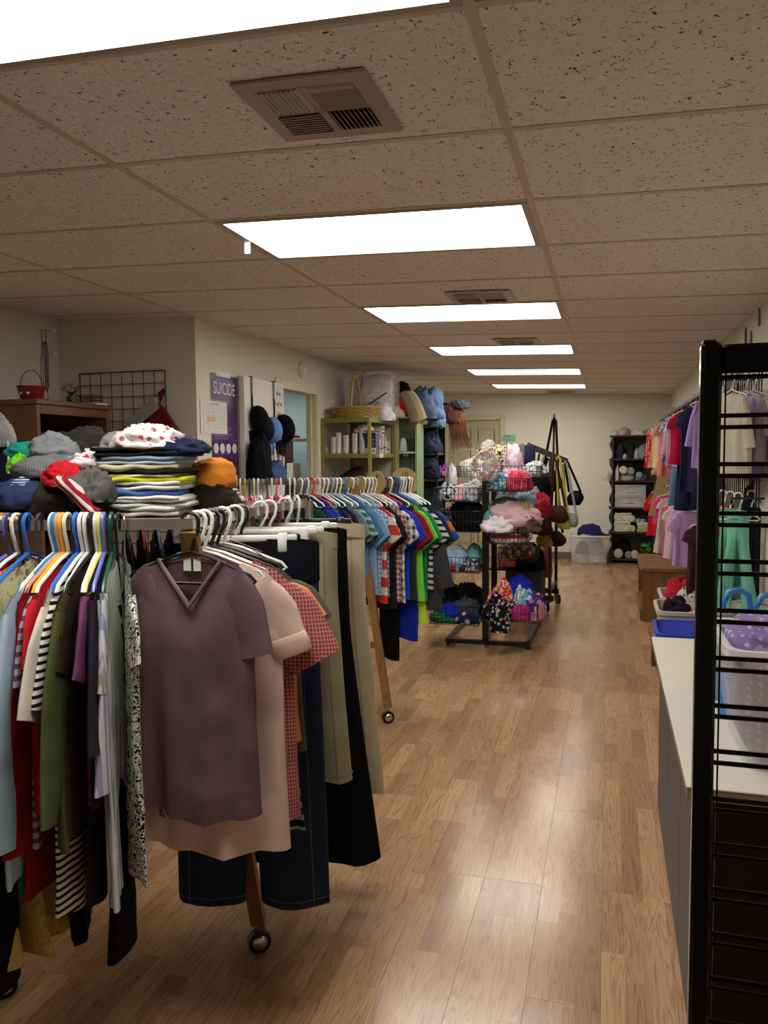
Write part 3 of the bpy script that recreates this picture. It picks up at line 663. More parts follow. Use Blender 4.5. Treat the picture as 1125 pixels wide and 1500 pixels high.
for px, c, pt, c2, L, w, lab, short in ((14, '#cdb878', 'print', '#b09450', .86, .20, 'cream yellow lace skirt hanging at the left edge of the picture', 'lace skirt'),
                                        (58, '#c4ac6a', 'print', '#a88c48', .86, .14, 'second yellow lace skirt hanging under the dark red cardigan', 'second lace skirt')):
    top(lab, cloth(c, pt, c2, .5), railA(px), A16+R(-88), w=w*.8, L=L-.06, sl=0, b=.03, slope=.02, nw=.02, nd=.01, flare=1.35, seed=px, amp=.02, hang=('cliplow', 'dark grey'), group=GP, short=short, name='hanging_skirt', cat='skirt', z0=-.215)
for px, L, dx, lab in ((34, .96, .14, 'long black trousers hanging lowest at the left of the front rail'), (110, .92, .0, 'black trousers hanging below the striped tee'), (173, .95, .02, 'black trousers hanging below the speckled dress')):
    pants(lab, cloth('#0d0d0f'), railA(px), A16+R(-90), w=.12, L=L-.12, hem=.06, b=.016, seed=px, z0=-.205, hang=('cliplow', 'black'), group=GP, short={34: 'black trousers at the far left', 110: 'black trousers by the striped tee', 173: 'black trousers by the speckled dress'}[px], dx=dx, legs=(1,))
# ---- side rail: garments face the camera
GB = 'clothes on the side rail'
def railB(t): return P0+(PB1-P0)*t
yb = A16+R(0)
top('plum purple V neck tee facing the camera at the corner of the front rack', cloth('#6e5660'), railB(.005)+Vector((0.005, -.005, 0)), A16+R(-14), w=.163, L=.67, sl=.20, sw=.085, ang=76, neck='v', nw=.083, nd=.135, slope=.30, b=.022, flare=.98, seed=3, hang=('plastic', 'black'), group=GB, short='plum purple V neck tee', trim=cloth('#806a74'), name='hanging_shirt', hrz=0, tags=2)
top('pale pink tee with rolled sleeves behind the plum V neck tee', cloth('#dcc0b4'), railB(.05), A16+R(-6), w=.20, L=.775, sl=.19, sw=.085, ang=70, slope=.38, b=.024, seed=8, hang=('plastic', 'white'), group=GB, short='pale pink tee', name='hanging_shirt', dx=.015, cuff=cloth('#d8b8aa'))
top('red checked shirt with short sleeves behind the pale pink tee', cloth('#8c3a3c', 'check', '#c08484', 1.0), railB(.09), A16+R(-4), w=.20, L=.70, sl=.22, sw=.09, ang=60, slope=.40, b=.024, seed=9, hang=('plastic', 'white'), group=GB, short='red checked shirt', name='hanging_shirt', dx=.03)
top('orange tee behind the red checked shirt', cloth('#d88a58'), railB(.13), A16+R(-2), w=.22, L=.52, sl=.13, sw=.075, ang=52, slope=.42, b=.02, seed=10, hang=('plastic', 'black'), group=GB, short='orange tee', name='hanging_shirt', dx=.0)
top('dark grey green tee behind the orange tee', cloth('#54564c'), railB(.17), A16, w=.22, L=.56, sl=.14, sw=.075, ang=52, slope=.42, b=.02, seed=12, hang=('plastic', 'black'), group=GB, short='dark grey green tee', name='hanging_shirt', dx=.0)
top('black knit top with broken white stripes, its lower edge showing below the checked shirt', cloth('#161414', 'h', '#8a8684', 1.1), railB(.21), A16, w=.10, L=.80, sl=0, slope=.40, flare=1.9, nw=.05, b=.024, seed=13, hang=('plastic', 'white'), group=GB, short='striped black knit top', name='hanging_shirt', dx=.02)
pants('dark blue jeans with a black waist panel on the side rail', cloth('#1c2435', 'denim', '#29354b'), railB(.34), A16+R(-4), w=.20, L=1.06, hem=.10, spread=.03, b=.03, seed=4, hang=('clip', 'black'), group=GB, short='dark blue jeans', seam=cloth('#6c6248'), dx=.015, band=cloth('#10131c'))
pants('khaki green cropped trousers on the side rail', cloth('#9a967a'), railB(.58), A16+R(-3), w=.165, L=.78, hem=.09, spread=.04, b=.035, seed=5, hang=('clip', 'white'), group=GB, short='khaki cropped trousers', seam=cloth('#7c785c'), dx=.04)
pants('black flared trousers on the side rail', cloth('#0c0c0d'), railB(.74), A16+R(-3), w=.155, L=1.12, hem=.125, spread=.04, b=.03, seed=6, hang=('clip', 'white'), group=GB, short='black flared trousers', dx=.04)
pants('cream trousers last on the side rail', cloth('#c3b69c'), railB(.93), A16+R(-3), w=.205, L=.97, hem=.12, spread=.05, b=.03, seed=7, hang=('clip', 'black'), group=GB, short='cream trousers', seam=cloth('#a8987c'), dx=.005)
for t, col in ((.30, 'white'), (.5, 'white')):
    hanger('clip', col, f'empty white clip hanger {"before" if t<.4 else "behind"} the dark blue jeans', railB(t), A16+R(4), 'hangers of the '+GB)
hanger('wire', 'chrome', 'bare wire hanger beside the white hangers of the side rail', railB(.26), A16+R(25), 'hangers of the '+GB)
# ---- back rail of the first rack: small pink and white hangers
GC = 'clothes on the back rail of the front rack'
bkl = [(-.40, '#23252b', 'dark grey'), (-.35, '#1d1d22', 'red'), (-.30, '#3a3434', 'periwinkle'), (-.25, '#26242a', 'navy'), (-.20, '#4a4448', 'white'), (-.15, '#2a2a30', 'black')]
for i, (u, c, hc) in enumerate(bkl):
    d = ['charcoal', 'black', 'brown grey', 'ink grey', 'ash grey', 'slate'][i]
    top(f'dark {d} garment hanging behind the front rail, {["leftmost","second from left","third from left","fourth from left","fifth from left","sixth from left"][i]}', cloth(c), P0+FD*.76+RD*u, A16+R(-70), w=.19, L=.5, sl=.2, sw=.08, b=.018, seed=i+40, hang=('plastic', hc), group=GC, short=f'dark {d} garment', parts=False, name='hanging_shirt')
pk = [('pink', '#c84868'), ('white', '#d8d2d0'), ('white', '#e0c8cc'), ('pink', '#c05068'), ('pink', '#d8d8dc'), ('white', '#d4b0b8'), ('pink', '#c04060'), ('pink', '#dcdce0'), ('white', '#b0a8b8'), ('white', '#e0d8d8')]
for i, (hc, c) in enumerate(pk):
    top(f'small child top, {["rose pink","off white","blush","raspberry","pearl white","dusty rose","crimson pink","cool white","lilac grey","milk white"][i]}, on the back rail', cloth(c, ('multi' if i % 3 == 1 else 'dots' if i % 3 == 2 else None), '#b04058', .8), P0+FD*.76+RD*(-.10+i*.031), A16+R(-60), w=.15, L=.34, sl=.09, sw=.06, b=.012, seed=i+60, hang=('child', hc), group=GC, short=f'child top {i+1} from the left of the back rail' if False else ['rose pink','off white','blush','raspberry','pearl white','dusty rose','crimson pink','cool white','lilac grey','milk white'][i]+' child top', parts=False, name='hanging_child_shirt')
# ---- second rack
D2 = 4.75
Q0 = at(605, 707, D2); Q0.z = RZ+.005; Q1 = at(325, 707, D2); Q1.z = RZ+.005; ap = at(520, 707, D2); ap.z = Q0.z
rc = empty('clothes_rack', (ap.x, ap.y, 0), 'second wheeled clothes rack with wooden legs behind the front rack', 'rack')
railbar(rc, Q0, Q1-RD*.25)
MB().bar(loc_in(rc, Q0-FD*.0)-Vector((0, 0, .0125)), loc_in(rc, Q0+FD*.45)-Vector((0, 0, .0125)), .012, .025).build('end_rail', M_chrome, rc)
MB().bar(loc_in(rc, Q0+FD*.45)-Vector((0, 0, .0125)), loc_in(rc, Q1+FD*.45-RD*.25)-Vector((0, 0, .0125)), .012, .025).build('rail', M_chrome, rc)
f1 = Vector((-.934, 4.235, 0)); f2 = ap+FD*.45-RD*.06
for b in (f1, f2): leg(rc, loc_in(rc, ap)-Vector((0, 0, .03)), loc_in(rc, Vector((b.x, b.y, 0))))
for b in (ap-RD*.75-FD*.38, ap-RD*.75+FD*.4): leg(rc, loc_in(rc, ap-RD*.75)-Vector((0, 0, .03)), loc_in(rc, Vector((b.x, b.y, 0))))
c1 = f1+(ap-f1)*.31
MB().bar(loc_in(rc, c1), loc_in(rc, c1-RD*.75), .04, .03).build('crossbar', M_legwood, rc)
GD = 'shirts on the second rack'
def rail2(px):
    d = ray(px, 707); n = Vector((FD.x, FD.y, 0)); t = n.dot(Q0-C)/n.dot(d); p = C+d*t; p.z = Q0.z; return p
r2 = [(440, '#205038', None, '', 1, .5, 'white', 'forest green tee'), (449, '#2a3c88', None, '', 1, .52, 'white', 'royal navy tee'), (457, '#2144b0', None, '', 1, .5, 'red', 'bright blue tee'), (465, '#a89888', 'print', '#7a6a70', .9, .5, 'white', 'tan printed tee'),
 (472, '#24264c', None, '', 1, .54, 'white', 'dark indigo tee'), (478, '#23282c', None, '', 1, .56, 'white', 'slate black tee'), (485, '#2090b8', None, '', 1, .5, 'light blue', 'turquoise tee'), (491, '#74808a', None, '', 1, .54, 'white', 'steel grey tee'),
 (497, '#3c7050', 'h', '#a0b0b8', 1.4, .54, 'white', 'green and grey striped tee'), (503, '#3a68a0', 'denim', '#5580b0', 1, .56, 'blue', 'denim blue shirt'), (509, '#c0c4cc', 'multi', '#405880', .6, .56, 'white', 'white camp shirt with coloured print'), (515, '#6c90b8', 'denim', '#88a8c8', 1, .58, 'white', 'light denim shirt'),
 (521, '#6a88b0', 'plaid', '#c8d0d8', .8, .58, 'light blue', 'blue and white plaid shirt'), (527, '#345a9c', 'plaid', '#d8d4cc', .8, .6, 'white', 'deep blue plaid shirt'), (532, '#c83c20', 'h', '#d8d0c8', 3.5, .62, 'white', 'orange red football shirt with white bands'), (538, '#1d2026', None, '', 1, .66, 'white', 'black polo shirt'),
 (543, '#8a3c40', 'plaid', '#c4bcb4', .9, .62, 'white', 'maroon plaid shirt'), (548, '#b8b4b0', 'plaid', '#5c4440', 1, .62, 'white', 'grey and brown plaid shirt'), (552, '#ccd0d6', 'plaid', '#1c2848', 1.5, .62, 'white', 'white and navy checked shirt'), (558, '#1c3cc0', None, '', 1, .60, 'red', 'royal blue tee'),
 (564, '#3c3e44', None, '', 1, .62, 'black', 'charcoal tee'), (571, '#2a2c30', None, '', 1, .60, 'white', 'charcoal jersey with red shoulders'), (576, '#74c83c', None, '', 1, .62, 'navy', 'lime green tee'), (580, '#1a8050', None, '', 1, .62, 'blue', 'emerald green tee'),
 (584, '#1a2040', None, '', 1, .56, 'light blue', 'navy jacket with red piping'), (588, '#cfcac4', 'h', '#24222c', 1.2, .56, 'white', 'white tee with thin dark stripes'), (592, '#1c2850', None, '', 1, .6, 'white', 'deep navy tee'), (596, '#30508c', 'h', '#d07030', 4., .6, 'white', 'blue tee with an orange panel'), (600, '#3a3c40', None, '', 1, .68, 'white', 'dark grey long sleeved shirt')]
for i, (px, c, pt, c2, s, L, hc, short) in enumerate(r2):
    ls = 'long sleeved' in short; u = i/len(r2)
    kw = dict(sm=cloth('#8c1c20')) if 'red shoulders' in short else {}
    top(short+' on the second rack', cloth(c, pt, c2 or '#ffffff', s), rail2(px), A16+R(-46+6*u+((i*37) % 7-3)*1.5), w=.205+.035*u, L=L+.03, sl=.46 if ls else .19+.03*u, sw=.09, ang=76 if ls else 54, slope=.40, b=.014, seed=i+80, hang=('plastic', hc), group=GD, short=short, parts=i > 8, name='hanging_shirt', **kw)
for i, (px, c, L, lab) in enumerate(((556, '#0b0b0d', .88, 'black trousers hanging below the royal blue tee'), (580, '#1a2c9c', .76, 'royal blue trousers hanging below the green tees'), (594, '#b8d840', .66, 'bright yellow green trousers at the end of the second rack'))):
    pants(lab, cloth(c), rail2(px), A16+R(-44), w=.12, L=L, hem=.08, b=.018, seed=i+3, z0=-.205, hang=('cliplow', 'black'), group='trousers on the second rack', short=lab, dx=.0 if i == 0 else .02, legs=(1,))
cols2 = ['light blue', 'dark green', 'white', 'white', 'yellow', 'dark grey', 'white', 'white', 'chrome', 'dark grey', 'white', 'pink', 'white', 'dark green', 'white', 'white']
gc2 = ['#58708c', '#2c4c40', '#8c8890', '#6a5a58', '#a89060', '#40404a', '#7a7c84', '#93888c', '#55606c', '#3a3c44', '#84707a', '#a05868', '#707880', '#3c5a50', '#8c8c94', '#646874']
nm2 = ['steel blue', 'bottle green', 'pebble grey', 'mushroom', 'mustard', 'graphite', 'cloud grey', 'mauve grey', 'slate blue', 'gunmetal', 'heather', 'rose', 'pewter', 'pine green', 'silver grey', 'storm grey']
for i, (hc, c, n) in enumerate(zip(cols2, gc2, nm2)):
    top(f'{n} child shirt at the left end of the second rack', cloth(c), rail2(332+i*6.6), A16+R(-80+((i*31) % 9-4)*2), w=.17, L=.46, sl=.14, sw=.07, b=.013, seed=i+120, hang=('plastic', hc) if hc != 'chrome' else ('wire', 'chrome'), group=GD, short=f'{n} child shirt', parts=False, name='hanging_shirt')
# size discs on the rail
M_disc = plain('kraft_disc', '#a88c56', .7)
for px, rr, lb, tx in ((511, .032, 'small kraft size divider nearest the middle of the second rack', ''), (528, .04, 'kraft size divider between white hangers on the second rack', ''), (552, .066, 'kraft size divider marked 8 on the second rack', '8'), (592, .085, 'large kraft size divider marked 10 at the right end of the second rack', '10')):
    p = rail2(px)+FD*(.012 if px > 580 else -.012); e = empty('size_divider', p, lb, 'divider', 'size dividers on the second rack', A16+R(-6 if px > 580 else -42))
    pts = [(rr*math.cos(2*PI*k/24), rr*1.05*math.sin(2*PI*k/24)-.015) for k in range(24)]
    MB().prism(pts, -.002, .002, 1).build('disc', M_disc, e)
    if tx: text(tx, rr*.55, M_ink, e, (rr*.05, -.0035, rr*.55-.015), (R(90), 0, 0))
# ---- piles on the top board
GS = 'folded tops in the neat stack'
bx = at(221, 748, 2.22); bx.z = RZ-.012
stk = [('#cfcdc4', None, '', 'cream white folded shirt, lowest of the neat stack', .245, .04), ('#c9c9c2', 'print', '#b8b8b0', 'white printed folded shirt, second from the bottom of the stack', .25, .036), ('#d2d0ca', None, '', 'thin white folded shirt under the blue one', .235, .016), ('#4c6cb0', None, '', 'mid blue folded tee in the neat stack', .255, .028), ('#dedbd8', None, '', 'white folded tee between the blue and yellow tees', .235, .034), ('#c8cc28', None, '', 'bright yellow folded tee in the neat stack', .24, .024), ('#d6d2ba', None, '', 'off white folded tee on the yellow tee', .225, .014), ('#1c1a16', None, '', 'black folded top in the middle of the stack', .235, .018), ('#b8b494', None, '', 'sage beige folded top in the neat stack', .215, .026), ('#bcc8d0', None, '', 'pale blue folded top in the neat stack', .215, .016), ('#8098b0', None, '', 'greyish blue folded top near the top of the stack', .22, .020), ('#141414', None, '', 'black folded garment wide on top of the stack', .25, .034)]
z = bx.z
for i, (c, pt, c2, lab, w, h) in enumerate(stk):
    h *= .60
    folded('folded_shirt', lab, 'folded clothes', cloth(c, pt, c2 or '#fff'), (bx.x-.008+(-.006, .004, .008, -.004, .0, .003, .004, .006, .01, .008, .014, .012)[i], bx.y, z), w, .24, h*1.35, i+1, A16+R((i*53 % 7-3)*1.2), GS, 2 if h > .019 else 1); z += h
heap('crumpled_shirt', 'white shirt with coloured dots crumpled on top of the neat stack', 'shirt', cloth('#d8d4d4', 'dots', '#b05868', .55), (bx.x+.01, bx.y-.01, z), .105, .10, .065, 4, A16, 'crumpled clothes on the rack top', fold=.4)
heap('crumpled_shirt', 'heather grey shirt crumpled left on top of the stack', 'shirt', cloth('#86868a'), (bx.x-.07, bx.y+.02, z), .075, .09, .05, 5, A16, 'crumpled clothes on the rack top')
heap('crumpled_jacket', 'navy jacket lying right on top of the stack', 'jacket', cloth('#1a2444'), (bx.x+.10, bx.y+.02, z-.012), .065, .10, .04, 6, A16, 'crumpled clothes on the rack top')
GJ = 'crumpled clothes on the rack top'
def pile(px, py, d, c, pt, c2, s, rx, ry, h, seed, lab, cat='garment', rz=0, nm='crumpled_garment', fold=.35, zz=None):
    p = at(px, py, d); 
    if zz is not None: p.z = RZ-.012+zz
    heap(nm, lab, cat, cloth(c, pt, c2, s), p, rx, ry, h, seed, A16+rz, GJ, fold=fold)
pile(108, 748, 2.14, '#34312e', None, '#fff', 1, .125, .10, .125, 21, 'charcoal brown sweatshirt crumpled in the middle of the left pile', 'sweatshirt', .3, 'crumpled_sweatshirt', .45, 0)
pile(20, 748, 2.2, '#161a30', None, '#fff', 1, .12, .12, .085, 22, 'dark navy garment at the far left of the pile', 'garment', 0, zz=0)
pile(38, 738, 2.12, '#2b3a5c', None, '#fff', 1, .075, .08, .075, 23, 'denim blue shirt with a button in the left pile', 'shirt', .5, 'crumpled_shirt', .35, .028)
pile(36, 716, 2.10, '#2b3a5c', 'h', '#b8c8dc', .22, .035, .03, .03, 24, 'blue and white ribbed cuff on the denim blue shirt', 'cuff', -.6, 'ribbed_cuff', .2)
pile(12, 752, 2.05, '#c07848', 'h', '#d8c8a8', .5, .075, .06, .02, 25, 'orange and cream striped garment under the navy one', 'garment', 0, zz=0)
pile(28, 691, 2.24, '#72c024', None, '#fff', 1, .034, .05, .045, 26, 'lime green shirt sticking out of the pile on the left', 'shirt', 0, 'crumpled_shirt', .5)
pile(58, 668, 2.30, '#1f8a7c', None, '#fff', 1, .085, .06, .05, 27, 'teal sleeve lying across the top left of the pile', 'shirt', R(0), 'crumpled_shirt')
pile(80, 668, 2.22, '#787c80', None, '#fff', 1, .06, .06, .055, 28, 'pale grey shirt on top of the left pile', 'shirt', .2, 'crumpled_shirt', .45)
pile(118, 672, 2.34, '#2c2a2a', None, '#fff', 1, .11, .09, .085, 29, 'black hoodie at the back of the pile', 'hoodie', .2, 'crumpled_hoodie')
pile(92, 700, 2.16, '#707276', 'v', '#5f6163', .25, .12, .075, .062, 30, 'grey ribbed knit sweater across the pile', 'sweater', .15, 'crumpled_sweater', .22)
pile(140, 690, 2.16, '#d6d0d0', 'dots', '#b82c48', .7, .07, .05, .05, 31, 'white scarf with red hearts on the right of the pile', 'scarf', .4, 'crumpled_scarf', .5)
pile(146, 672, 2.30, '#dadada', 'print', '#202020', .7, .05, .05, .035, 32, 'black and white patterned cloth at the back of the pile', 'garment', 0)
pile(93, 712, 2.05, '#b81c24', None, '#fff', 1, .055, .055, .055, 33, 'bright red shirt in the middle of the pile', 'shirt', .6, 'crumpled_shirt', .4)
pile(134, 735, 2.04, '#5c5a5a', None, '#fff', 1, .05, .05, .08, 34, 'mid grey tee on the right of the pile', 'shirt', 0, 'crumpled_shirt', .5)
pile(158, 748, 2.2, '#1b1d22', None, '#fff', 1, .045, .10, .16, 35, 'black garment between the pile and the neat stack', 'garment', 0, zz=0)
sc_p = [at(x, y, 1.98) for x, y in ((82, 703), (98, 710), (112, 720), (122, 735), (132, 748), (146, 752))]
tag(MB().tube([p-sc_p[0] for p in sc_p], [.012, .018, .017, .016, .015, .012], 10).build('striped_scarf', cloth('#8c1c30', 'd', '#d8c8c0', .8), None, sc_p[0], 0, True), 'maroon and white diagonal striped scarf hanging over the pile', 'scarf')
p = at(303, 715, 2.36)
cap = empty('baseball_cap', p, 'bright orange cap like garment right of the neat stack', 'cap'); crumple_mb(.095, .09, .085, 41, .22).build('crown', cloth('#d8842c'), cap, smooth='all'); crumple_mb(.06, .06, .03, 42, .3).build('lining', cloth('#2c2018'), cap, (.03, -.02, -.018), smooth='all')
pile(300, 748, 2.34, '#241c18', None, '#fff', 1, .10, .10, .085, 43, 'dark brown garment under the orange cap', 'garment', 0, zz=0)
pile(328, 748, 2.42, '#d0c4c0', 'h', '#b03048', .9, .055, .08, .055, 44, 'red and white folded socks right of the brown garment', 'socks', 0, 'crumpled_socks', zz=0)
pile(335, 728, 2.45, '#c8c8c0', 'h', '#202c2c', .35, .03, .04, .03, 45, 'teal and black striped sock on top of the red socks', 'sock', 0, 'crumpled_sock', .3)
MB().bar(loc_in(ra, P0+FD*.72-RD*.10)-Vector((0,0,.021)), loc_in(ra, P0+FD*.62+RD*.14)-Vector((0,0,.021)), .2, .012).build('side_board', plain('board_grey', '#7a766c', .5), ra)
# ================================================================ LEFT RECESS: oak cabinet and what stands on it
xf = -2.95
pa = onx(53, 584, xf); ct = pa.z; yc0 = pa.y; yc1 = min(onx(160, 597, xf).y, YREC-.04); cw = xf-XFL-.01; cl0 = yc1-yc0
cab = empty('oak_cabinet', (XFL+.01, yc0, 0), 'dark oak cabinet with open front standing in the left corner behind the piles', 'cabinet')
MB().bbox((0, -.02, ct-.03), (cw+.02, cl0+.02, ct), .005).build('top', M_oakx, cab)
for y in (0, cl0-.03): MB().bbox((0, y, 0), (cw, y+.03, ct-.03), .003).build('side_panel', M_oak, cab)
MB().box((.0, .03, .03), (.015, cl0-.03, ct-.03)).build('back_panel', M_oak, cab)
zc = onx(133, 656, -3.05).z
for z in (.3, .75, 1.15, zc-.02): MB().bbox((.015, .03, z), (cw-.02, cl0-.03, z+.02), .002).build('shelf_board', M_oaky, cab)
MB().bbox((cw-.02, .03, ct-.085), (cw, cl0-.03, ct-.03), .003).build('front_rail', M_oaky, cab)
# green basket and pink tub in the cabinet
p = onx(133, 640, -3.07); g = MB(); w, d, h = .05, .12, .075
M_lime = plain('lime_plastic', '#7c8c4a', .5)
for k in range(7): x = -w+2*w*k/6; g.box((x-.003, -d-.002, 0), (x+.003, -d+.002, h)); g.box((x-.003, d-.002, 0), (x+.003, d+.002, h))
for zz in (.0, .02, .04, .058): g.box((-w, -d-.003, zz), (w, -d+.003, zz+.006)); g.box((-w, d-.003, zz), (w, d+.003, zz+.006)); [g.box((w-.003, -d+2*d*q/14-.003, 0), (w+.003, -d+2*d*q/14+.003, h)) for q in range(15)] if zz == 0 else None; g.box((-w-.003, -d, zz), (-w+.003, d, zz+.006)); g.box((w-.003, -d, zz), (w+.003, d, zz+.006))
tag(g.box((-w, -d, 0), (w, d, .004)).build('plastic_basket', M_lime, None, (p.x, p.y, zc+.03)), 'small lime green slotted basket inside the oak cabinet', 'basket')
tag(MB().bbox((-.07, -.17, 0), (.07, .17, .03), .006).build('folded_blanket', cloth('#5a4c40'), None, (p.x, p.y, zc)), 'brown folded blanket under the lime basket in the cabinet', 'blanket')
p = onx(72, 640, -3.05); tag(MB().lathe([(.055, 0), (.065, .085), (.07, .09), (.064, .09), (.058, .005), (0, .005)], 20).build('pink_tub', plain('pink_tub', '#a08080', .5), None, (p.x, p.y, zc), 0, True), 'dull pink plastic tub inside the oak cabinet', 'tub')
# things on top
yb_ = yc0+.09; p = ony(46, 579, yb_); bu = empty('metal_bucket', (p.x, p.y, ct), 'red metal bucket with white hearts on the oak cabinet', 'bucket')
q = p.x-ony(62, 579, yb_).x; rr = abs(q)
M_red = plain('bucket_red', '#8e1c20', .4)
MB().lathe([(rr*.75, 0), (rr*.78, .004), (rr*1.02, .078), (rr*1.08, .082), (rr*1.0, .082), (rr*.76, .006), (0, .006)], 24).build('body', M_red, bu, smooth=True)
MB().tube([(-rr, 0, .078)]+[(-rr*1.02*math.cos(t), 0, .078+.10*math.sin(t)) for t in [R(20+k*14) for k in range(11)]]+[(rr, 0, .078)], .0025, 6).build('handle', plain('handle_brown', '#5c3a30', .5), bu, smooth=True)
def heart(sz): return [(sz*.06*(16*math.sin(t)**3), sz*.06*(13*math.cos(t)-5*math.cos(2*t)-2*math.cos(3*t)-math.cos(4*t))) for t in [2*PI*k/22 for k in range(22)]]
for a in (-50, -12, 26):
    aa = R(a-90); MB().prism(heart(.010), -.0012, .0012, 1).build('heart', M_paper, bu, (rr*.93*math.cos(aa), rr*.93*math.sin(aa), .038), (R(-14), 0, aa+R(90)))
p = onx(105, 579, -3.03); va = empty('flower_pot', (p.x, p.y, ct), 'small green pot with pink silk flowers on the oak cabinet', 'flowers')
MB().lathe([(.030, 0), (.035, .02), (.030, .05), (.026, .05), (.0, .045)], 16).build('pot', plain('pot_green', '#2c4a28', .4), va, smooth=True)
rr2 = random.Random(8)
for k in range(7):
    a = k*2*PI/7+.3; c = Vector((.045*math.cos(a)*(1+.5*(k % 2)), .03*math.sin(a), .085+.012*(k % 3))); m = MB()
    MB().tube([(0, 0, .04), (c.x*.5, c.y*.5, .07), c], .0018, 5).build('stem', plain('stem_green', '#2f4a26', .6), va)
    for j in range(8):
        b = 2*PI*j/8; m.add([c+Vector((0, 0, 0)), c+Vector((.016*math.cos(b-.3), .016*math.sin(b-.3), .010)), c+Vector((.026*math.cos(b), .026*math.sin(b), .014+.006*(j % 2))), c+Vector((.016*math.cos(b+.3), .016*math.sin(b+.3), .010))], [(0, 1, 2, 3)])
    m.build('blossom', plain('petal_pink', '#b06070', .6), va)
lv = MB()
for k in range(12):
    a = k*.52; c = Vector((0, 0, .045)); e2 = Vector((.05*math.cos(a), .04*math.sin(a), .05+.02*(k % 3))); n = Vector((-math.sin(a), math.cos(a), 0))*.009; lv.add([c, (c+e2)/2+n, e2, (c+e2)/2-n], [(0, 1, 2, 3)])
lv.build('leaves', plain('stem_green', '#2f4a26', .6), va)
p = onx(128, 585, -3.13); tr_ = MB(); w = .085
for zz in (0, .03, .06): tr_.tube([(-w, -.05, zz), (w, -.05, zz), (w, .05, zz), (-w, .05, zz)], .002, 5, True)
for k in range(9):
    x = -w+2*w*k/8; tr_.tube([(x, -.05, 0), (x-.012, -.05, .03), (x, -.05, .06)], .0018, 5); tr_.tube([(x, .05, 0), (x, .05, .06)], .0018, 5)
tag(tr_.build('wire_tray', M_black, None, (p.x, p.y, ct+.012)), 'black curled wire tray on the oak cabinet behind the flowers', 'tray')
tag(MB().bbox((-.03, -.06, 0), (.03, .06, .018), .002).build('white_box', M_paper, None, (p.x+.10, p.y-.02, ct)), 'flat white box in front of the black wire tray', 'box')
# jewellery stand with arrows
yj = onx(70, 579, -3.2).y; p = ony(70, 579, yj); js = empty('jewellery_stand', (p.x, p.y, ct), 'thin metal arrow jewellery stand hung with bead necklaces', 'jewellery stand')
def dz(py): return ony(70, py, yj).z-ct
M_wirem = plain('stand_metal', '#7a7468', .4, .6)
MB().tube([(0, 0, 0), (0, 0, dz(482))], .0025, 6).build('post', M_wirem, js); MB().tube([(-.03, 0, 0), (-.03, 0, dz(482))], .0025, 6).build('post', M_wirem, js); MB().bbox((-.05, -.03, 0), (.04, .03, .006), .002).build('base', M_wirem, js)
for z, a, b in ((dz(484), -.055, .055), (dz(518), -.03, .06)):
    MB().tube([(a, 0, z+.004), (b, 0, z-.004)], .002, 6).build('arrow_shaft', M_wirem, js); MB().prism([(a-.012, z+.005), (a+.014, z+.014), (a+.014, z-.006)], -.002, .002, 1).build('arrow_head', M_paper if z > .25 else M_wirem, js); MB().prism([(b-.006, z+.008), (b+.02, z+.010), (b+.015, z-.003), (b+.02, z-.016), (b-.006, z-.014)], -.002, .002, 1).build('arrow_tail', M_paper if z > .25 else M_wirem, js)
for k, (c, x0, lo) in enumerate((('#2a1e1c', .0, 575), ('#3a2a28', .012, 570), ('#6a2c34', -.012, 572), ('#8a8478', -.028, 574), ('#4c4440', .006, 560), ('#9a948a', -.022, 566))):
    z1 = dz(500) if k not in (3, 5) else dz(520); z2 = dz(lo); m = MB(); n = 14
    m.tube([(x0+.009*math.sin(2*PI*j/n), -.006-.002*k, (z1+z2)/2+(z1-z2)/2*math.cos(2*PI*j/n)) for j in range(n)], .0028, 5, True); m.build('necklace', plain('bead'+c, c, .35), js)
# black grid panel on the recess wall + stocking
gp0 = ony(118, 548, YREC-.02); gp1 = ony(243, 548, YREC-.02)
gr = empty('grid_panel', (gp0.x, YREC-.03, .9), 'black wire grid panel on the recess wall behind the neat stack', 'grid panel'); ww = gp1.x-gp0.x; hh = gp0.z-.9
nx = 8
for k in range(nx+1): MB().tube([(ww*k/nx, 0, 0), (ww*k/nx, 0, hh)], .0045 if k in (0, nx) else .003, 6).build('wire', M_black, gr)
for k in range(16): MB().tube([(0, -.005, hh-k*ww/nx), (ww, -.005, hh-k*ww/nx)], .0045 if k == 0 else .003, 6).build('wire', M_black, gr)
def stp(x, y): p = ony(x, y, YREC-.06); return (p.x, p.z)
st0 = ony(238, 600, YREC-.06); st = empty('christmas_stocking', st0, 'red stocking with a grey white cuff hanging on the wire grid', 'stocking')
def poly(pts, n, m, th=.02): MB().prism([(a-st0.x, b-st0.z) for a, b in (stp(*q) for q in pts)], -th, th, 1).build(n, m, st)
poly([(200, 612), (230, 588), (243, 602), (262, 632), (276, 650), (277, 662), (255, 668), (225, 660), (205, 640)], 'body', cloth('#6a2022'), .02); poly([(183, 620), (228, 582), (236, 598), (195, 632)], 'cuff', cloth('#a0a0a4'), .028); poly([(232, 575), (240, 568), (242, 574), (234, 592)], 'loop', cloth('#6a2022'), .004)
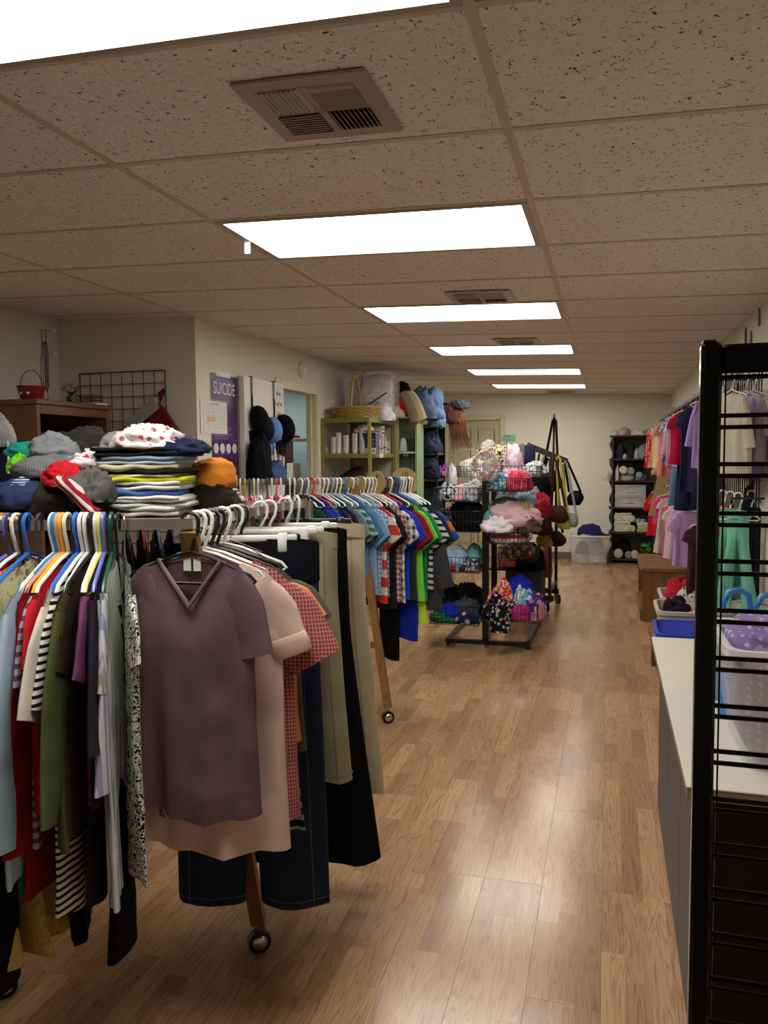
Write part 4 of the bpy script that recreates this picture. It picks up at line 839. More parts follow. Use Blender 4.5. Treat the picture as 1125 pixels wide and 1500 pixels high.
# dark hooded jacket at the left edge
p = at(8, 690, 2.75); p.z = 1.50
hj = empty('hooded_jacket', p, 'navy hooded jacket with a grey hood hanging at the left picture edge', 'jacket', None, A16+R(10))
crumple_mb(.13, .09, .30, 51, .2).build('body', cloth('#121626'), hj, (0, 0, -.22), smooth='all'); crumple_mb(.062, .05, .11, 52, .3).build('hood', cloth('#8c8886'), hj, (-.012, -.03, .07), smooth='all')
for dx in (-.0, .035): MB().tube([(dx, -.085, .09), (dx+.005, -.10, .05), (dx+.004, -.104, -.02)], .004, 6).build('drawstring', cloth('#b0acaa'), hj)
# ================================================================ OPEN DOOR: over-door rack with caps
od = empty('over_door_rack', (XL+.062, 5.52, 1.40), 'black over the door hook rack with chains on the open door', 'hook rack')
yy0 = onx(370, 560, XL+.07).y; yy1 = onx(402, 560, XL+.07).y
for y in (yy0, yy1): MB().box((0, y-5.52-.012, .40), (.004, y-5.52+.012, .745)).box((-.05, y-5.52-.012, .742), (.004, y-5.52+.012, .746)).build('strap', M_black, od); MB().tube([(.006, y-5.52, .60), (.006, y-5.52, .35)], .004, 6).build('strap_wire', M_black, od)
MB().tube([(.012, yy0-5.52-.03, .36), (.012, yy1-5.52+.10, .36)], .004, 6).build('bar', M_black, od)
for k in range(7):
    y = yy0-5.52-.02+k*.085; MB().tube([(.014, y, .36), (.03, y, .40), (.055, y, .40), (.065, y, .36), (.05, y, .335)], .0035, 6).build('hook', M_black, od)
for k in range(3):
    y = yy1-5.52-.14+k*.09; ch = MB()
    for j in range(5): ch.tube([(.05+(.006 if j % 2 else 0)*math.cos(t), y+.009*math.cos(t)*(0 if j % 2 else 1), .20-j*.035+.02*math.sin(t)) for t in [2*PI*q/8 for q in range(8)]], .0025, 5, True)
    ch.build('chain', M_black, od); MB().tube([(.05, y+.032*math.cos(2*PI*q/16), .01+.032*math.sin(2*PI*q/16)) for q in range(16)], .004, 6, True).build('ring', M_black, od)
def capth(loc, rz, c, lab, s=1.0):
    e = empty('baseball_cap', loc, lab, 'cap', 'caps on the door hooks', rz); m = MB(); rows = []
    for i in range(8):
        t = i/7*PI*.52; rows.append([(.095*s*math.sin(t)*math.cos(u), .07*s*math.sin(t)*math.sin(u), .08*s*math.cos(t)**.8 if t < 1.56 else 0) for u in [2*PI*k/20 for k in range(20)]])
    m.grid(rows, True).build('crown', cloth(c), e, (0, 0, 0), (R(0), R(78), 0), 'all')
    rows = []
    for i in range(4): rows.append([((.0+.036*i)*s*math.cos(u)*1.0+.0, .07*s*math.sin(u), -.004*i-.012*abs(math.sin(u))*i*.5) for u in [R(-90)+PI*k/10 for k in range(11)]])
    MB().grid(rows).build('brim', cloth(c), e, (-.01, 0, -.075*s), (0, R(80), 0), 'all'); return e
for px, py, c, lab, s, rz in ((383, 615, '#0c0e14', 'black cap leftmost on the door hooks', 1.15, 1.5), (391, 628, '#10162c', 'dark navy cap second from the left on the door hooks', 1.15, 1.3), (404, 630, '#6f8fd0', 'light blue cap on the door hooks', 1.1, 1.1), (421, 628, '#08090c', 'black cap rightmost on the door hooks', 1.25, .8), (381, 668, '#0b0c10', 'black cap hanging below the leftmost cap', 1.2, 1.4)):
    p = onx(px-6, py, XL+.10); capth(p, R(-4)-R(rz*8), c, lab, s)
p = onx(405, 692, XL+.17); heap('hanging_skirt', 'small blue denim skirt with dark pocket below the caps', 'skirt', cloth('#4c608c', 'denim', '#3c4c74'), (p.x, p.y, p.z-.06), .07, .12, .13, 66, 0)
p = onx(388, 690, XL+.16); heap('hanging_bag', 'black bag hanging below the caps beside the blue denim skirt', 'bag', cloth('#0b0b0e'), (p.x-.02, p.y-.05, p.z-.10), .08, .13, .36, 67, 0)
# ================================================================ SHELVES ALONG THE LEFT WALL
gx0, gx1, gy0, gy1, gz = -2.38, -1.913, 7.13, 8.0, 1.90
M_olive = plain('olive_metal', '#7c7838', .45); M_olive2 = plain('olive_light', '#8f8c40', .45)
gs = empty('metal_shelf', (gx0, gy0, 0), 'olive green metal shelf unit beside the doorway', 'shelf')
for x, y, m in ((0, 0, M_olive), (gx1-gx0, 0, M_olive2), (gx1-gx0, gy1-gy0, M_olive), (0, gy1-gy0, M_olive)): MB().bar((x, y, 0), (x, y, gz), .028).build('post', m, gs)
for z in (.5, .95, 1.24, 1.545, 1.885):
    b = MB().box((0, 0, z-.006), (gx1-gx0, gy1-gy0, z)); b.box((0, -.012, z-.03), (gx1-gx0, -.006, z+.012)).box((gx1-gx0+.006, 0, z-.03), (gx1-gx0+.012, gy1-gy0, z+.012)); b.build('shelf_tray', M_olive, gs)
MB().box((.0, gy1-gy0+.014, .2), (gx1-gx0, gy1-gy0+.018, gz)).build('back_sheet', plain('sheet_grey', '#a8a494', .6), gs)
MB().box((gx1-gx0-.16, -.0135, 1.518), (gx1-gx0-.10, -.012, 1.555)).build('price_tag', M_paper, gs, (.16, 0, 0)) if False else MB().box((gx1-gx0+.0122, .30, 1.515), (gx1-gx0+.0135, .42, 1.557)).build('price_tag', M_paper, gs)
# wicker basket on top
p = ony(515, 612, 7.33); wb = empty('wicker_basket', (-2.12, 7.36, gz), 'oval wicker basket with a tall handle on the olive shelf', 'basket')
M_wick = wood('wicker', '#94783c', '#bda05c', 2.0, 0, .6)
for j in range(7):
    t = j/6; a, b = .205+.055*t, .125+.03*t; z = .008+.095*t
    MB().tube([((a+.006*math.sin(12*u+j*PI))*math.cos(u), (b+.006*math.sin(12*u+j*PI))*math.sin(u), z) for u in [2*PI*k/48 for k in range(48)]], .0085 if j < 6 else .011, 6, True).build('weave', M_wick, wb, smooth=True)
for k in range(24): u = 2*PI*k/24; MB().tube([(.205*math.cos(u), .125*math.sin(u), 0), (.26*math.cos(u), .155*math.sin(u), .105)], .005, 5).build('stake', M_wick, wb)
MB().lathe([(0, .004), (1, .004), (1, .0)], 24, (0, 0, 0), .2, .12).build('bottom', M_wick, wb)
hp = [(0, -.15*math.cos(t), .08+.33*math.sin(t)) for t in [PI*k/14 for k in range(15)]]
MB().tube(hp, .012, 8).build('handle', M_wick, wb, smooth=True)
# pillow in a clear zip bag
pb_ = empty('bagged_pillow', (-2.06, 7.76, gz), 'large clear plastic bag holding a pale pillow and dark cloth on the olive shelf', 'bag')
MB().bbox((-.22, -.15, .02), (.20, .14, .44), .05).build('pillow', cloth('#b4aa9c'), pb_, smooth=True); crumple_mb(.14, .05, .16, 71, .4).build('cloth', cloth('#6a5c70', 'print', '#3a2c48', 2), pb_, (.02, -.17, .02), smooth='all'); MB().bbox((-.25, -.23, 0), (.24, .17, .475), .03).build('bag', film('zip_film', .70), pb_, smooth=True)
text('comfort', .06, M_ink, pb_, (-.06, -.232, .33), (R(90), R(-80), 0), 'print')
heap('plastic_bag', 'white tied plastic bag sagging over the corner of the olive shelf', 'bag', film('white_bag', .3), (-1.93, 7.62, gz-.02), .14, .17, .17, 72, .2)
tag(MB().tube([(0, 0, 0), (.16, .06, .11)], .008, 6).build('black_stick', M_black, None, (-1.99, 7.38, gz+.14)), 'black stick poking up behind the wicker basket', 'stick')
# second level: tubes, boxes, pink basket
zs = 1.545
def small(px, pyb, y, nm, lab, cat, mb, m, grp=None, z=zs):
    p = ony(px, pyb, y); return tag(mb.build(nm, m, None, (p.x, y, z+.001), 0, True), lab, cat, grp)
def tube_bottle(h, r=.028): return MB().add(*[(lambda m: (m.v, m.f))(MB().grid([[(r*math.cos(u)*(1-.0*t), r*(1-t*.85)*math.sin(u), .02+t*(h-.02)) for u in [2*PI*k/14 for k in range(14)]] for t in (0, .3, .6, .9, 1)], True))][0]).lathe([(0, 0), (r*.8, 0), (r*.8, .02), (0, .022)], 12)
M_tube = plain('tube_white', '#cfc4c0', .35)
for i, (px, h) in enumerate(((489, .175), (496, .215), (507, .19), (520, .205), (531, .22))):
    small(px, 664, gy0+.05, 'lotion_tube', ['short white tube leftmost', 'tall white tube second from left', 'white tube in the middle of the row', 'white tube fourth from left', 'tall white tube rightmost'][i]+' on the olive shelf', 'tube', tube_bottle(h), M_tube, 'lotion tubes on the olive shelf')
p = ony(531, 664, gy0+.04); ub = empty('patriotic_box', (p.x, gy0+.10, zs), 'navy box with white stars and a USA panel on the olive shelf', 'box')
MB().bbox((0, -.06, 0), (.135, .06, .21), .004).build('body', cloth('#1c1c44', 'dots', '#d0d0d8', .32), ub); MB().box((.0, -.062, .005), (.135, -.060, .062)).build('panel', M_paper, ub); text('USA', .055, M_ink, ub, (.075, -.063, .033), (R(90), 0, 0), sx=1.1)
p = ony(551, 664, gy0+.3); pkb = empty('pink_basket', (-1.985, gy0+.22, zs), 'pink red woven basket behind the front post of the olive shelf', 'basket'); M_pk = plain('pink_plastic', '#b83c54', .5)
for j in range(5): MB().tube([(.09*(.7+.075*j)*math.cos(u), .13*(.7+.075*j)*math.sin(u), .01+.055*j) for u in [2*PI*k/20 for k in range(20)]], .007, 6, True).build('band', M_pk, pkb)
for k in range(14): u = 2*PI*k/14; MB().tube([(.063*math.cos(u), .091*math.sin(u), 0), (.09*math.cos(u), .13*math.sin(u), .24)], .005, 5).build('rib', M_pk, pkb)
heap('cellophane_heap', 'clear cellophane bundle on top of the pink basket', 'wrapping', film('cellophane', .6), (-2.03, gy0+.22, zs+.21), .10, .13, .08, 73)
for i, (px, py, w, h, d) in enumerate(((556, 664, .07, .16, .06), (566, 665, .05, .19, .07), (573, 666, .05, .14, .07))):
    e = empty('white_carton', (-1.955, gy0+.45+i*.14, zs), ['wide grey white carton with a dark strap', 'tall white carton', 'small white carton at the right post'][i]+' on the olive shelf', 'box', 'cartons on the olive shelf')
    MB().bbox((-w, -d, 0), (w*.4, d, h), .003).build('body', plain('carton', '#b8b6ae', .6), e); MB().box((w*.4, -d*.15, 0), (w*.4+.001, d*.1, h)).box((w*.4, -d, h*.35), (w*.4+.0012, d, h*.42)).build('strap', M_ink, e); MB().box((-w, -d-.001, h*.4), (w*.4, -d, h*.5)).build('label_band', M_ink, e)
e = empty('white_carton', (-1.965, gy0+.55, zs+.192), 'white printed carton on top of the cartons of the olive shelf', 'box', 'cartons on the olive shelf')
MB().bbox((-.06, -.05, 0), (.03, .05, .10), .003).build('body', plain('carton_w', '#c8c8c2', .6), e); MB().box((.03, -.04, .02), (.0312, .04, .035)).box((.03, -.04, .06), (.0312, .03, .075)).build('print', M_ink, e)
heap('crumpled_garment', 'dark shoes and cloth heap on the lower tray of the olive shelf', 'cloth heap', cloth('#3a342c'), (-2.15, gy0+.3, 1.241), .17, .14, .16, 74); heap('crumpled_garment', 'grey cloth heap right on the lower tray of the olive shelf', 'cloth heap', cloth('#6a665c'), (-1.99, gy0+.2, 1.241), .06, .1, .11, 75)
# pale green bookcase
bx0, bx1, by, bz = -1.90, -1.675, 8.06, 1.965
bc = empty('green_bookcase', (bx0-.3, by, 0), 'pale green bookcase with open shelves beside the olive shelf', 'bookcase'); M_pg = plain('pale_green', '#93a67c', .5); M_cr = plain('cream_edge', '#a8a078', .5)
w = bx1-bx0+.3
MB().box((0, .28, 0), (w, .30, bz)).build('back_panel', M_pg, bc); MB().box((w-.02, 0, 0), (w, .28, bz-.09)).build('side_panel', M_pg, bc); MB().bbox((.27, -.02, 0), (.325, .02, 1.97), .003).build('front_post', M_cr, bc); MB().box((0, 0, 0), (.02, .28, bz)).build('side_panel', M_pg, bc)
for z in (.4, .85, 1.29, 1.575, 1.945): MB().bbox((.02, .0, z-.02), (w-.02, .28, z), .002).build('shelf_board', plain('pale_green_edge', '#b4c29c', .5), bc)
def onp(px, py, y): return ony(px, py, y)
p = onp(590, 658, by+.1); e = empty('white_pouch', (p.x, by+.10, 1.576), 'small white drawstring pouch on the pale green bookcase', 'pouch'); crumple_mb(.045, .05, .15, 76, .15).build('body', cloth('#cfccc0'), e, smooth='all')
for dx in (0, .02): MB().tube([(.02, -.05, .04), (.045+dx, -.11, .0), (.05+dx*1.5, -.115, -.05)], .0035, 5).build('ribbon', cloth('#d8d6cc'), e)
p = onp(600, 658, by+.2); tag(MB().bbox((-.045, -.03, 0), (.045, .03, .14), .003).bbox((-.038, -.032, .008), (.038, -.03, .132), .001).build('picture_frame', plain('frame_grey', '#4c5244', .4), None, (p.x+.01, by+.22, 1.576)), 'small dark frame behind the white pouch', 'frame')
heap('crumpled_garment', 'white and black cloth on the middle shelf of the green bookcase', 'cloth', cloth('#c4c4bc', 'print', '#303030', 2), (-1.82, by+.13, 1.291), .08, .09, .09, 77)
# garments heaped on the top
heap('crumpled_garment', 'black garment with white edges heaped at the top of the bookcase', 'garment', cloth('#16120f'), (-1.86, 8.10, 2.12), .11, .14, .17, 78); heap('folded_jacket', 'bright red jacket stuffed on top of the bookcase', 'jacket', cloth('#b0182c'), (-1.87, 8.04, 1.99), .11, .12, .18, 79); heap('crumpled_garment', 'cream white garment hanging below the red jacket', 'garment', cloth('#cfc4ac'), (-1.87, 7.96, 1.93), .085, .08, .13, 80)
e = empty('folded_trousers', (-1.62, 8.15, 2.16), 'cream jeans folded and hanging down from the top of the bookcase', 'pants')
for k, (dx, m) in enumerate(((0, '#c4b088'), (-.035, '#b8a47c'), (-.06, '#8a7c60'))):
    rows = []
    for i in range(9):
        t = i/8; c = Vector((-.14+.15*t+dx, -.14-.02*k, .02-.24*t*t-.05*t)); rows.append([(c.x+.045*math.cos(u)*(1+.2*t), c.y+.045*math.sin(u), c.z+.03*math.cos(u)) for u in [2*PI*j/14 for j in range(14)]])
    MB().grid(rows, True).build('fold', cloth(m), e, smooth='all')
heap('denim_heap', 'pile of light blue denim jeans on top of the black shelf unit', 'jeans', cloth('#6c86a8', 'denim', '#4c668c'), (-1.73, 8.5, 1.93), .25, .24, .32, 81, .4, fold=.5)
heap('denim_heap', 'light blue denim leg hanging right of the denim pile', 'jeans', cloth('#7890b0', 'denim', '#5c769c'), (-1.57, 8.6, 1.85), .09, .12, .30, 82, .1, fold=.45)
# black shelf unit with jeans
kx0, kx1, ky = -1.84, -1.585, 8.62
ks = empty('black_shelf', (kx0, ky, 0), 'black shelf unit stacked with folded jeans', 'shelf'); w = kx1-kx0
for x in (0, w): MB().bar((x, 0, 0), (x, 0, 1.9), .022).build('post', M_black, ks); MB().bar((x, .42, 0), (x, .42, 1.9), .022).build('post', M_black, ks)
MB().box((0, .43, 0), (w, .44, 1.9)).build('back_panel', M_blackm, ks)
for z in (.45, .9, 1.27, 1.565, 1.875):
    MB().bbox((0, -.01, z-.03), (w, .42, z), .003).build('shelf_board', M_black, ks)
    for k in range(3): MB().box((.01+k*w*.32, -.0125, z-.028), (.01+k*w*.32+w*.27, -.011, z-.003)).build('label_strip', plain('label_grey', '#8c8c86', .5), ks)
jn = [('#5f6a58', 'khaki green folded jeans', 1.566, .06), ('#707a64', 'pale khaki folded jeans', 1.566, .05), ('#2a3648', 'dark blue folded jeans', 1.271, .07), ('#3c4c68', 'mid blue folded jeans', 1.271, .06), ('#1c2438', 'navy folded jeans', .901, .07), ('#243048', 'indigo folded jeans', .901, .08)]
for i, (c, n, z, h) in enumerate(jn):
    z2 = z+(.065 if i % 2 else 0)
    folded('folded_jeans', n+' '+('upper' if i % 2 else 'lower')+' of their pair on the black shelf unit', 'jeans', cloth(c, 'denim', c), (kx0+w*.42, ky+.19, z2), .17, .34, h, i+31, 0, 'folded jeans on the black shelf unit')
for i, (x, z, c, n, rx, h) in enumerate(((.75, 1.566, '#3a4860', 'slate blue jeans slumping over the right edge of the upper black shelf', .11, .20), (.8, 1.271, '#20283c', 'dark navy jeans slumping right on the middle black shelf', .09, .15), (.7, .901, '#141820', 'black jeans slumping on the lower black shelf', .11, .24), (.5, 1.40, '#2c3850', 'blue denim leg on top of the middle pile', .09, .10))):
    heap('slumped_jeans', n, 'jeans', cloth(c, 'denim', '#2c3444'), (kx0+w*x, ky+.02, z), rx, .16, h, 90+i, 0.3*i, 'slumped jeans on the black shelf unit', fold=.4)
heap('brown_handbag', 'dark maroon handbag on top of the black shelf unit', 'bag', cloth('#3c2020'), (-1.52, 8.75, 1.90), .12, .14, .20, 95)
fb = empty('fringed_bag', (-1.36, 8.8, 1.62), 'brown suede bag with long fringe hanging at the shelf end', 'bag'); M_su = cloth('#6a4630')
crumple_mb(.10, .09, .18, 96, .2).build('body', M_su, fb, (-.02, 0, .26), smooth='all')
for k in range(12): x = -.10+.017*k; MB().tube([(x, -.06, .36-.012*abs(k-5)), (x+.015, -.085, .15), (x+.03+.004*k, -.08, -.02+.01*(k % 3))], [.010, .009, .005], 5).build('fringe', M_su, fb)
heap('grey_cap', 'dark grey cap on top of the fringed bag', 'cap', cloth('#3c4048'), (-1.36, 8.8, 2.06), .11, .09, .10, 97)
# cream metal frame and butterflies
cf = empty('cream_rack', (-1.46, 9.0, 0), 'cream coloured rack frame beside the black shelf unit', 'rack'); M_cream = plain('cream_metal', '#a49c80', .5)
for x in (0, .22): MB().bar((x, 0, 0), (x, 0, 1.62), .035).build('post', M_cream, cf)
MB().bar((0, 0, 1.60), (.22, 0, 1.60), .03).build('top_rail', M_cream, cf); MB().bar((0, 0, 1.1), (.22, 0, 1.1), .03).build('lower_rail', M_cream, cf); MB().bbox((.02, -.02, 1.18), (.2, .3, 1.20), .003).build('shelf_board', M_oakx, cf)
def butterfly(px, py, y, lab, c1, c2, s, rz):
    p = ony(px, py, y); e = empty('butterfly_clip', p, lab, 'butterfly', 'purple butterflies', rz)
    for sx in (-1, 1):
        a = [(sx*.006, .0), (sx*.05, .075), (sx*.085, .08), (sx*.08, .02), (sx*.03, -.0)]; b = [(sx*.006, -.002), (sx*.06, -.015), (sx*.065, -.06), (sx*.03, -.075)]
        MB().prism([(x*s, z*s) for x, z in a], -.003, .003, 1).build('upper_wing', plain('wing'+c1, c1, .4), e, (0, 0, 0), (0, 0, sx*.35)); MB().prism([(x*s, z*s) for x, z in b], -.003, .003, 1).build('lower_wing', plain('wing'+c2, c2, .4), e, (0, 0, 0), (0, 0, sx*.35))
    MB().tube([(0, -.004, -.06*s), (0, -.006, 0), (0, -.004, .05*s)], [.004, .008, .005], 8).build('body', plain('wing'+c2, c2, .4), e)
butterfly(669, 641, 8.90, 'purple butterfly upper, at the end of the cream rack', '#7038a0', '#a04890', .85, .5); butterfly(645, 688, 8.59, 'purple and pink butterfly on the black shelf end', '#9044b0', '#c060b0', .95, .1); butterfly(641, 738, 8.59, 'pink butterfly lowest, behind the second rack', '#b05888', '#a04c80', .7, .3)
heap('white_cloth', 'white cloth hanging at the end of the black shelf unit', 'cloth', cloth('#c8c8c8'), (-1.44, 8.75, 1.195), .06, .09, .22, 98); heap('crumpled_garment', 'blue and white trainers beside the white cloth', 'shoes', cloth('#7088a8', 'print', '#d0d0d0', 3), (-1.36, 8.85, 1.30), .06, .07, .10, 99)
# ================================================================ BASKET STAND IN THE MIDDLE
def wire_basket(x0, x1, y0, y1, z0, z1, r=.0028, st=.03):
    m = MB()
    for z, q in ((z1, r*1.5), (z0+(z1-z0)*.5, r), (z0, r*1.3)): m.tube([(x0, y0, z), (x1, y0, z), (x1, y1, z), (x0, y1, z)], q, 5, True, False)
    n = max(3, int((x1-x0)/st))
    for k in range(n+1):
        x = x0+(x1-x0)*k/n; m.tube([(x, y0, z1), (x, y0, z0), (x, y1, z0), (x, y1, z1)], r*.8, 4, False, False)
    n = max(3, int((y1-y0)/st/1.4))
    for k in range(n+1):
        y = y0+(y1-y0)*k/n; m.tube([(x0, y, z1), (x0, y, z0), (x1, y, z0), (x1, y, z1)], r*.8, 4, False, False)
    return m
def wx(px, y): return ony(px, 750, y).x
def wz(py, y): return ony(700, py, y).z
yb0 = 6.15
bs = empty('basket_stand', (-.663, 6.8, 0), 'black metal display stand with wire baskets in the middle of the room', 'display stand')
def lb(p): return Vector(p)-Vector((-.663, 6.8, 0))
bt = .04
for a, b in (((-.985, 6.14, bt), (-.315, 6.14, bt)), ((-.985, 7.46, bt), (-.315, 7.46, bt)), ((-.97, 6.14, bt), (-.97, 7.46, bt)), ((-.33, 6.14, bt), (-.33, 7.46, bt))): MB().bar(lb(a), lb(b), .032).build('base_bar', M_black, bs)
for x in (-.97, -.33):
    for y in (6.16, 7.44): MB().lathe([(.012, 0), (.014, .02), (.008, .025)], 10).build('foot', M_black, bs, lb((x, y, 0)), 0, True)
p2x = wx(724, 7.3)
MB().bar(lb((-.663, 6.17, .03)), lb((-.663, 6.17, 1.47)), .05).build('post', M_black, bs); MB().bar(lb((p2x, 7.3, .03)), lb((p2x, 7.3, 1.47)), .05).build('post', M_black, bs)
MB().bar(lb((-.663, 6.17, 1.1)), lb((p2x, 7.3, 1.1)), .025).build('tie_bar', M_black, bs); MB().bar(lb((-.663, 6.14, .045)), lb((p2x, 7.46, .045)), .03).build('base_bar', M_black, bs)
BK = {'upper left': (-1.03, -.70, 6.0, 6.5, wz(734, 6.1), wz(714, 6.1)), 'second left': (-1.03, -.69, 6.0, 6.5, wz(778, 6.1), wz(748, 6.1)), 'third left': (-1.03, -.69, 6.0, 6.5, wz(837, 6.1), wz(815, 6.1)), 'bottom left': (-1.07, -.69, 5.95, 6.5, wz(911, 6.1), wz(885, 6.1)),
      'upper right': (-.635, -.32, 6.0, 6.5, wz(719, 6.1), wz(700, 6.1)), 'second right': (-.635, -.33, 6.0, 6.5, wz(794, 6.1), wz(770, 6.1)), 'bottom right': (-.635, -.24, 5.95, 6.5, wz(903, 6.1), wz(879, 6.1)),
      'rear top right': (wx(734, 6.95), wx(793, 6.95), 6.85, 7.3, wz(698, 6.9), wz(683, 6.9)), 'rear top left': (-1.02, -.72, 6.85, 7.3, wz(698, 6.9), wz(683, 6.9)), 'rear third right': (wx(732, 6.95), wx(786, 6.95), 6.85, 7.3, wz(819, 6.9), wz(800, 6.9))}
for k, (x0, x1, y0, y1, z0, z1) in BK.items():
    MB().add([], []) ; wire_basket(x0, x1, y0, y1, z0, z1).build('basket', M_black, bs, lb((0, 0, 0)))
    px_ = -.663 if y0 < 6.6 else p2x; xx = x1 if x1 < px_ else x0; MB().bar(lb((xx, (y0+y1)/2, z0+.01)), lb((px_, 6.17 if y0 < 6.6 else 7.3, z0+.01)), .015).build('bracket', M_black, bs)
GBK = 'clothes in the wire baskets'
def bh(bk, fx, fy, rx, ry, h, seed, c, lab, pt=None, c2='#fff', s=1, cat='garment', nm='crumpled_garment', fold=.36, dz=.004, rz=0):
    x0, x1, y0, y1, z0, z1 = BK[bk]
    return heap(nm, lab, cat, cloth(c, pt, c2, s), (x0+(x1-x0)*fx, y0+(y1-y0)*fy, z0+dz), rx, ry, h, seed, rz, GBK, fold=fold)
bh('upper left', .22, .35, .075, .12, .12, 101, '#c8ccd4', 'white cap with dark print in the upper left wire basket', 'print', '#20242c', 3, 'cap')
bh('upper left', .5, .4, .08, .12, .12, 102, '#d8a8b0', 'pink soft hat in the upper left wire basket', None, '', 1, 'hat'); bh('upper left', .78, .45, .085, .14, .15, 103, '#b4b4b8', 'grey and white baby cloth in the upper left wire basket', 'floral', '#5a6a88', .7)
bh('second left', .6, .5, .16, .2, .22, 104, '#0a0a0c', 'big heap of black knitwear in the second left wire basket', None, '', 1, 'garment'); bh('second left', .15, .4, .08, .12, .13, 105, '#15161a', 'black garment with a white tag in the second left wire basket', 'print', '#60646c', 4)
bh('third left', .38, .35, .13, .14, .17, 106, '#6c88b0', 'light blue garment with white trim in the third left wire basket', 'denim', '#a8b8cc'); bh('third left', .8, .5, .09, .14, .18, 107, '#5c8c88', 'sea green cloth in the third left wire basket'); bh('third left', .68, .2, .11, .08, .10, 108, '#2c3036', 'shiny black cloth with white trim in the third left wire basket', 'print', '#a0a4a8', 4); bh('third left', .2, .2, .08, .08, .08, 109, '#a81c24', 'red garment at the front of the third left wire basket')
bh('bottom left', .25, .6, .11, .16, .24, 110, '#0e0e10', 'black garment heaped at the back of the bottom left wire basket'); bh('bottom left', .75, .6, .12, .16, .26, 111, '#101012', 'black hoodie heaped by the post in the bottom left wire basket'); bh('bottom left', .62, .4, .12, .12, .17, 112, '#39404c', 'slate grey garment in the bottom left wire basket'); bh('bottom left', .35, .3, .11, .12, .13, 113, '#1c28a0', 'royal blue shorts in the bottom left wire basket'); bh('bottom left', .28, .15, .13, .07, .07, 114, '#1c7c38', 'bright green striped cloth at the front of the bottom left wire basket', 'h', '#184c24', .5); bh('bottom left', .72, .18, .11, .08, .08, 115, '#1a2440', 'navy cloth with red at the front of the bottom left wire basket', 'multi', '#c02c50', .8)
bh('upper right', .28, .4, .09, .14, .12, 116, '#4c90a8', 'turquoise and white cloth in the upper right wire basket', 'floral', '#d8d8e0', .7); bh('upper right', .72, .4, .09, .15, .135, 117, '#b82c40', 'red gathered cloth in the upper right wire basket', 'v', '#d05868', .6); bh('upper right', .5, .6, .12, .1, .15, 118, '#d0a0ac', 'pale pink cloth behind the red one in the upper right wire basket'); bh('upper right', .08, .5, .05, .14, .1, 119, '#202226', 'black and white cloth at the left of the upper right wire basket', 'print', '#c8c8c8', 2)
bh('second right', .3, .25, .17, .17, .12, 120, '#d8ccd2', 'white and pink blanket spilling over the second right wire basket', None, '', 1, 'blanket', dz=.09); bh('second right', .62, .4, .19, .2, .16, 121, '#c8a0a8', 'pink blanket in the second right wire basket', None, '', 1, 'blanket', dz=.12); bh('second right', .35, .6, .15, .16, .22, 122, '#58585e', 'grey speckled blanket at the top of the second right wire basket', 'print', '#74747c', .5, 'blanket', dz=.12); bh('second right', .05, .4, .08, .12, .19, 123, '#4c8c80', 'sea green cloth at the left of the second right wire basket', dz=.09); bh('second right', .85, .55, .10, .14, .21, 124, '#a89868', 'tan edged cushion at the right of the second right wire basket', None, '', 1, 'cushion', dz=.09)
bh('second right', .5, .3, .14, .13, .09, 125, '#c8c4c4', 'white cloth with red bands inside the second right wire basket', 'h', '#b83040', 2); bh('second right', .9, .2, .12, .1, .10, 126, '#5c4440', 'brown grey cloth at the right of the second right wire basket', dz=.09)
bh('bottom right', .25, .35, .10, .12, .26, 127, '#c83420', 'orange red swim shorts with cream print in the bottom right wire basket', 'print', '#c8c0a0', 4, 'swimwear'); bh('bottom right', .5, .6, .13, .14, .29, 128, '#1c28b0', 'royal blue swimwear in the bottom right wire basket', None, '', 1, 'swimwear'); bh('bottom right', .68, .35, .09, .1, .22, 129, '#50a8cc', 'light blue and yellow swimwear in the bottom right wire basket', 'print', '#d8d8a0', 4, 'swimwear'); bh('bottom right', .6, .2, .10, .08, .13, 130, '#b8307c', 'magenta swimwear in the bottom right wire basket', None, '', 1, 'swimwear'); bh('bottom right', .85, .4, .10, .12, .17, 131, '#4c2c74', 'purple print swimwear at the right of the bottom right wire basket', 'multi', '#c060a0', 1, 'swimwear'); bh('bottom right', .22, .15, .12, .09, .17, 132, '#101016', 'black swimwear with coloured triangles in the bottom right wire basket', 'multi', '#d86888', .9, 'swimwear'); bh('bottom right', .45, .2, .08, .08, .14, 133, '#0d0d12', 'black swim shorts in the middle of the bottom right wire basket', 'print', '#b8b8b8', 3, 'swimwear')
p = ony(735, 905, 5.97); q = crumple_mb(.075, .04, .25, 134, .35).build('hanging_swimwear', cloth('#121218', 'multi', '#b85878', .45), None, (p.x+.0, 5.90, p.z-.10), 0, 'all'); tag(q, 'black multicoloured swimwear hanging down in front of the bottom right basket', 'swimwear')
bh('bottom right', .95, .35, .07, .1, .15, 135, '#b07888', 'dusty pink cloth at the far right of the bottom right wire basket')
bh('rear top right', .25, .5, .10, .14, .26, 136, '#c0a4b0', 'pale pink stuffed bag in the rear top wire basket', 'print', '#d4c0c8', 3); bh('rear top right', .75, .5, .11, .14, .12, 137, '#c8c8cc', 'white cloth in the rear top wire basket', 'print', '#707478', 3); bh('rear top left', .4, .5, .13, .14, .14, 138, '#c4beb8', 'white napkins in the rear top left wire basket', 'v', '#a09890', .8); bh('rear top left', .85, .4, .05, .06, .10, 139, '#a82030', 'small red cloth in the rear top left wire basket')
bh('rear third right', .5, .5, .14, .15, .14, 140, '#6c4c48', 'brown and pink cloth in the rear third wire basket', 'multi', '#c8b060', 1)
